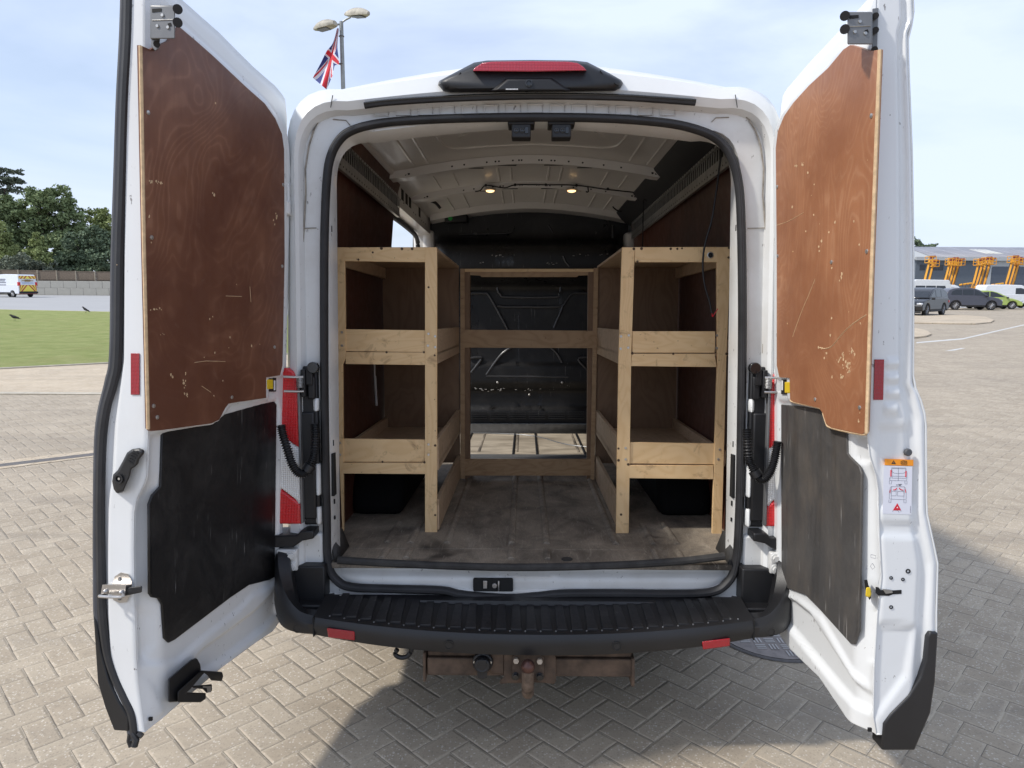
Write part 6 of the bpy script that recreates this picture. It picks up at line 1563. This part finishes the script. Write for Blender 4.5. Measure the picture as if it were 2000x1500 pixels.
def head(p0, p1, tilt):
    """p0 arm end, p1 nose"""
    r = empty('lamp_head'); r.parent = lp
    d = (p1 - p0); n = 14; rings = []
    side = d.cross(Vector((0, 0, 1))).normalized(); upv = side.cross(d).normalized()
    for k in range(n + 1):
        t = k / n; w = .155 * (math.sin(math.pi * min(1, .12 + t * .80)) ** .45) * (1 if t < .75 else 1 - (t - .75) * 1.8); hgt = .17 * math.sin(math.pi * (.12 + t * .80)) ** .7
        c = p0 + d * t
        rings.append([c + side * (w * math.cos(a)) + upv * (hgt * max(-.28, math.sin(a))) for a in [2 * math.pi * q / 16 for q in range(16)]])
    b = MB(); b.loft(rings, True, True); b.build('shell', M['lamp_shell'], r, ang=40)
    b = MB(); c = p0 + d * .45 - upv * .055; q = [c + d * a + side * s_ * .11 for a, s_ in ((-.12, -1), (.30, -1), (.34, -.5), (.34, .5), (.30, 1), (-.12, 1))]
    b.loft([q, [x - upv * .012 for x in q]], True, True); b.build('lamp_glass', M['lamp_glass'], r, bevel=.004)
head(lpl(655, 47, -.35), lpl(614, 58, -.05), 0); head(lpl(678, 30, .25), lpl(720, 27, -.35), 0)
b = MB()
for py in (71, 125): q = lpl(667, py); b.lathe(q - Vector((0, 0, .01)), (0, 0, 1), [(.072, 0), (.072, .02)], 14)
b.build('pole_band', M['drain'], lp)
M['fl_b'] = plain('flag_blue', (.03, .045, .19), .8, var=.2); M['fl_r'] = plain('flag_red', (.60, .03, .045), .8, var=.15); M['fl_w'] = plain('flag_white', (.68, .66, .72), .8, var=.08)
def union(u, v):
    """u 0..1 along a 2:1 flag, v 0..1 up"""
    x, y = (u - .5) * 60, (v - .5) * 30
    if abs(x) < 3 or abs(y) < 3: return 1
    if abs(x) < 5 or abs(y) < 5: return 2
    for sg in (1, -1):
        dd = (y * 2 - sg * x) / math.sqrt(5)
        if abs(dd) < 3:
            off = dd * (1 if x * sg > 0 else -1) * (1 if sg > 0 else -1) * (1 if x > 0 else 1)
            return 1 if (0 < dd * (1 if (x > 0) else -1) * -1 < 2) else 2
    return 0
fl = MB(); NU, NV = 84, 42
Lp = chain([(658, 56, 0), (650, 84, 0), (638, 100, 0), (626, 124, 0), (611, 152, 0)], 20); Mp = chain([(661, 54, 0), (655, 84, 0), (650, 112, 0), (645, 140, 0), (638, 175, 0)], 20); Rp = chain([(662, 58, 0), (659, 90, 0), (662, 124, 0), (654, 128, 0), (650, 146, 0)], 20)
def lerpP(P, t): k = min(len(P) - 1.001, t * (len(P) - 1)); i = int(k); return P[i].lerp(P[i + 1], k - i)
for j in range(NV + 1):
    for i in range(NU + 1):
        u, v = i / NU, j / NV
        if v < .62: q = lerpP(Lp, u).lerp(lerpP(Mp, u), v / .62); dy = .10 * math.sin(v * 9 + u * 4) * u
        else: q = lerpP(Mp, u).lerp(lerpP(Rp, u), (v - .62) / .38); dy = .10 + .14 * (v - .62)
        p = PW(q.x, q.y, LY - .05 - dy); fl.v.append((p.x, p.y, p.z))
for j in range(NV):
    for i in range(NU):
        a = j * (NU + 1) + i; fl.f.append((a, a + 1, a + NU + 2, a + NU + 1)); fl.m.append(union((i + .5) / NU, (j + .5) / NV))
fo = fl.build('flag', [M['fl_b'], M['fl_r'], M['fl_w']], None, ang=80, fix=False)
tag(fo, 'red, white and blue flag hanging limp from the lamp post', 'flag')

# ---- warehouse
WHY = 97.0
wh = empty('warehouse', (72, WHY, 0), 0, 'long grey metal-clad warehouse with a low pitched roof and roller doors', 'building')
def wx(px, py=520): return PW(px, py, WHY).x - 72
ze = PW(1900, 505, WHY).z; xl = wx(1789); xr = 60
M['clad'] = plain('grey_cladding', (.105, .125, .145), .6, var=.06); M['clad_l'] = plain('pale_cladding', (.42, .43, .42), .6, var=.06)
g = G('corrugated_roof'); x, y, z = g.sep(); c = g.mix(g.ramp(g.noise(.4, 3), [(.3, 0.0), (.7, 1.0)]), (.20, .205, .235), (.25, .255, .285))
seam = g.m('LESS_THAN', g.m('FRACT', g.m('MULTIPLY', x, .36)), .035); c = g.mix(g.m('MULTIPLY', seam, .6), c, (.5, .5, .54)); g.set(Base_Color=c, Roughness=.5); M['wroof'] = g.mat
b = MB(); b.box(xl, xr, 0, 18, 0, ze); b.build('wall', M['clad'], wh)
b = MB(); b.prism([(-.5, ze - .15), (-.5, ze + .12), (9, ze + 1.95), (18.5, ze + .12), (18.5, ze - .15)], lambda a, c_, t: (t, a, c_), xl - .4, xr); b.build('roof', M['clad_l'], wh)
b = MB(); b.add([(xl + 1.8, -.48, ze + .17), (xr, -.48, ze + .17), (xr, 8.9, ze + 1.98), (xl + 3.2, 8.9, ze + 1.98)], [(0, 1, 2, 3)]); b.build('roof_sheet', M['wroof'], wh, solid=.04)
b = MB(); b.box(wx(1946), wx(1985), 3.2, 3.21, 0, .01); b = MB(); f_ = lambda y: ze + .17 + (y + .48) / 9.38 * 1.81 + .03
for k in range(4):
    x0 = wx(1948) + k * (wx(1984) - wx(1948)) / 4; b.cut(); b.add([(x0 + .06, 2.5, f_(2.5)), (x0 + .62, 2.5, f_(2.5)), (x0 + .62, 6.5, f_(6.5)), (x0 + .06, 6.5, f_(6.5))], [(0, 1, 2, 3)])
b.build('skylight', plain('skylight', (.62, .61, .55), .4), wh, solid=.03)
b = MB(); b.box(xl - .4, xr, -.62, -.45, ze - .28, ze + .16); b.build('gutter', M['clad_l'], wh)
b = MB(); b.box(wx(1921), xr, -.05, .0, ze - 1.25, ze - .28); b.build('door_lintel', M['clad_l'], wh)
b = MB(); b.box(wx(1929.5), wx(1936.5), -.08, .02, 0, ze - .3); b.build('pillar', M['clad_l'], wh)
M['roller'] = plain('roller_door', (.085, .10, .125), .5, var=.1)
b = MB()
for k in range(14): b.box(wx(1937.5), wx(1972), -.06 - .012 * (k % 2), -.02, k * .32, k * .32 + .31)
b.build('roller_door', M['roller'], wh)
b = MB()
for k in range(14): b.box(wx(1977), wx(2030), -.06 - .012 * (k % 2), -.02, k * .32, k * .32 + .31)
b.build('roller_door', M['roller'], wh)
b = MB()
for k in range(4):
    b.cut(); x0 = wx(1796) + k * (wx(1843) - wx(1796)) / 4; b.box(x0 + .04, x0 + (wx(1843) - wx(1796)) / 4 - .04, -.03, .02, PW(1800, 528, WHY).z, PW(1800, 517, WHY).z)
b.build('window', M['car_glass'], wh, bevel=.01)

# ---- boom lifts
M['lift'] = plain('lift_yellow', (.72, .34, .025), .5, var=.12, scale=2); M['lift_dk'] = plain('lift_dark', (.05, .05, .055), .6)
BY = 84.0
def zpx(py, px=1900): return PW(px, py, BY).z
ztop = zpx(512); 
lift0 = empty('boom_lift', (0, 0, 0), 0, 'x', 'boom lift', 'yellow boom lifts parked in front of the warehouse')
b = MB(); b.box(-.9, .9, -.6, .6, .35, 1.0); b.box(-.5, .7, -.5, .5, 1.0, 1.6); b.build('chassis', M['lift'], lift0, bevel=.05)
for sx_ in (-.7, .7):
    for sy_ in (-.62, .62):
        b = MB(); b.lathe((sx_, sy_ - .12, .36), (0, 1, 0), [(.2, 0), (.36, .01), (.36, .24), (.2, .25)], 18); b.build('wheel', M['tyre'], lift0)
tp_ = .62
b = MB(); b.tube([(0, 0, 1.3), (tp_ * .9, 0, ztop)], .13, 4, rr=[.17, .12]); b.build('boom', M['lift'], lift0)
b = MB(); b.tube([(-.30, .05, 1.3), (tp_ - .24, .05, ztop - .3)], .05, 4); b.tube([(.02, -.14, 1.6), (tp_ - .02, -.12, ztop - .5)], .03, 6); b.build('hose_track', M['lift_dk'], lift0)
b = MB(); bx0, bx1, bz0, bz1 = tp_ - .42, tp_ + .42, ztop - .35, ztop + .35
for z in (bz0, (bz0 + bz1) / 2, bz1): b.tube([(bx0, -.4, z), (bx1, -.4, z), (bx1, .4, z), (bx0, .4, z)], .038, 5, closed=True)
for x in (bx0, bx1, (bx0 + bx1) / 2):
    for y in (-.4, .4): b.tube([(x, y, bz0), (x, y, bz1)], .035, 5)
b.box(bx0, bx1, -.4, .4, bz0 - .05, bz0); b.build('basket', M['lift'], lift0)
b = MB(); b.box(bx0 + .2, bx0 + .6, -.35, -.15, bz1 - .25, bz1 + .10); b.box(bx1 - .25, bx1 - .1, -.42, -.3, bz1 - .1, bz1 + .12); b.build('control_box', plain('control_red', (.30, .06, .05), .6), lift0, bevel=.01)
spots = [(1803, 0), (1810.5, 1.2), (1842, 0), (1848, 1.5), (1853.5, .5), (1860, 2), (1899, 0), (1906, 1.5), (1913, .5), (1921, 2.2), (1964, 0), (1971, 1.2), (1977, .4)]
lbl = ['leftmost boom lift, alone with one other beside the warehouse window', 'second boom lift from the left, just right of the leftmost one',
       'first of four clustered boom lifts right of the warehouse window', 'second of the four clustered lifts right of the window', 'third of the four clustered lifts right of the window', 'rightmost of the four clustered lifts right of the window',
       'leftmost lift of the cluster just left of the pale pillar', 'second lift of the cluster just left of the pale pillar', 'third lift of the cluster just left of the pale pillar', 'lift nearest the pale pillar, rightmost of its cluster',
       'left lift of the group in front of the roller doors', 'middle lift of the group in front of the roller doors', 'right lift of the group in front of the roller doors']
for i, (px, dy) in enumerate(spots):
    o = lift0 if i == 0 else copy_tree(lift0)
    Y = BY + dy; k = (1803 if i < 0 else px)
    p = PW(px, 556, Y); o.location = (p.x, Y, (.25, -.15, .0, .15, -.05, .05, 0, .1, .2, .15, .35, .2, .1)[i]); o['label'] = lbl[i]
    o.rotation_euler = (0, 0, (.0, .1, -.1, .05, .1, 0, .1, -.1, 0, .1, .05, -.05, .1)[i])
for px, lab in ((1886, 'low folded yellow lift left of the pale pillar'), (1948, 'low folded yellow lift by the roller doors')):
    p = PW(px, 555, BY - 1); r = empty('folded_lift', (p.x, BY - 1, 0), 0, lab, 'lift', None)
    b = MB(); b.tube([(-.7, 0, 1.95), (.7, 0, 2.15)], .12, 4); b.box(-.6, .7, -.5, .5, .4, 1.3); b.build('folded_boom', M['lift'], r, bevel=.03)
    b = MB()
    for k in range(4): b.tube([(-.7 + k * .4, -.3, 1.3), (-.5 + k * .4, -.3, 2.1)], .04, 5)
    b.build('linkage', M['lift_dk'], r)

# ---- person by the roller doors (far away)
pp = PW(1989, 560, 74)
me = bpy.data.meshes.new('person')
J = [(0, 0, .95), (0, 0, 1.18), (0, 0, 1.42), (0, -.01, 1.52), (0, -.02, 1.66), (0, -.02, 1.76), (-.19, 0, 1.42), (-.26, -.05, 1.16), (-.20, -.22, .98), (.19, 0, 1.42), (.26, -.05, 1.16), (.20, -.22, .98), (-.10, 0, .90), (-.11, -.02, .50), (-.12, .02, .08), (-.12, -.12, .04), (.10, 0, .90), (.11, .02, .50), (.12, .05, .08), (.12, -.09, .04)]
Ed = [(0, 1), (1, 2), (2, 3), (3, 4), (4, 5), (2, 6), (6, 7), (7, 8), (2, 9), (9, 10), (10, 11), (0, 12), (12, 13), (13, 14), (14, 15), (0, 16), (16, 17), (17, 18), (18, 19)]
Rd = [.15, .15, .15, .055, .095, .07, .075, .05, .035, .075, .05, .035, .10, .065, .045, .035, .10, .065, .045, .035]
me.from_pydata(J, Ed, [])
person = bpy.data.objects.new('person', me); C.objects.link(person); person.location = (pp.x, 74, .05); person.rotation_euler = (0, 0, .4)
sk = person.modifiers.new('skin', 'SKIN'); 
for v_, r_ in zip(me.skin_vertices[0].data if me.skin_vertices else [], Rd): v_.radius = (r_, r_ * .8)
person.modifiers.new('sub', 'SUBSURF').levels = 1
if not me.skin_vertices:
    bpy.context.view_layer.objects.active = person
me.materials.append(plain('dark_clothes', (.03, .03, .035), .8))
tag(person, 'person in dark clothes standing before the roller doors at the right edge', 'person')
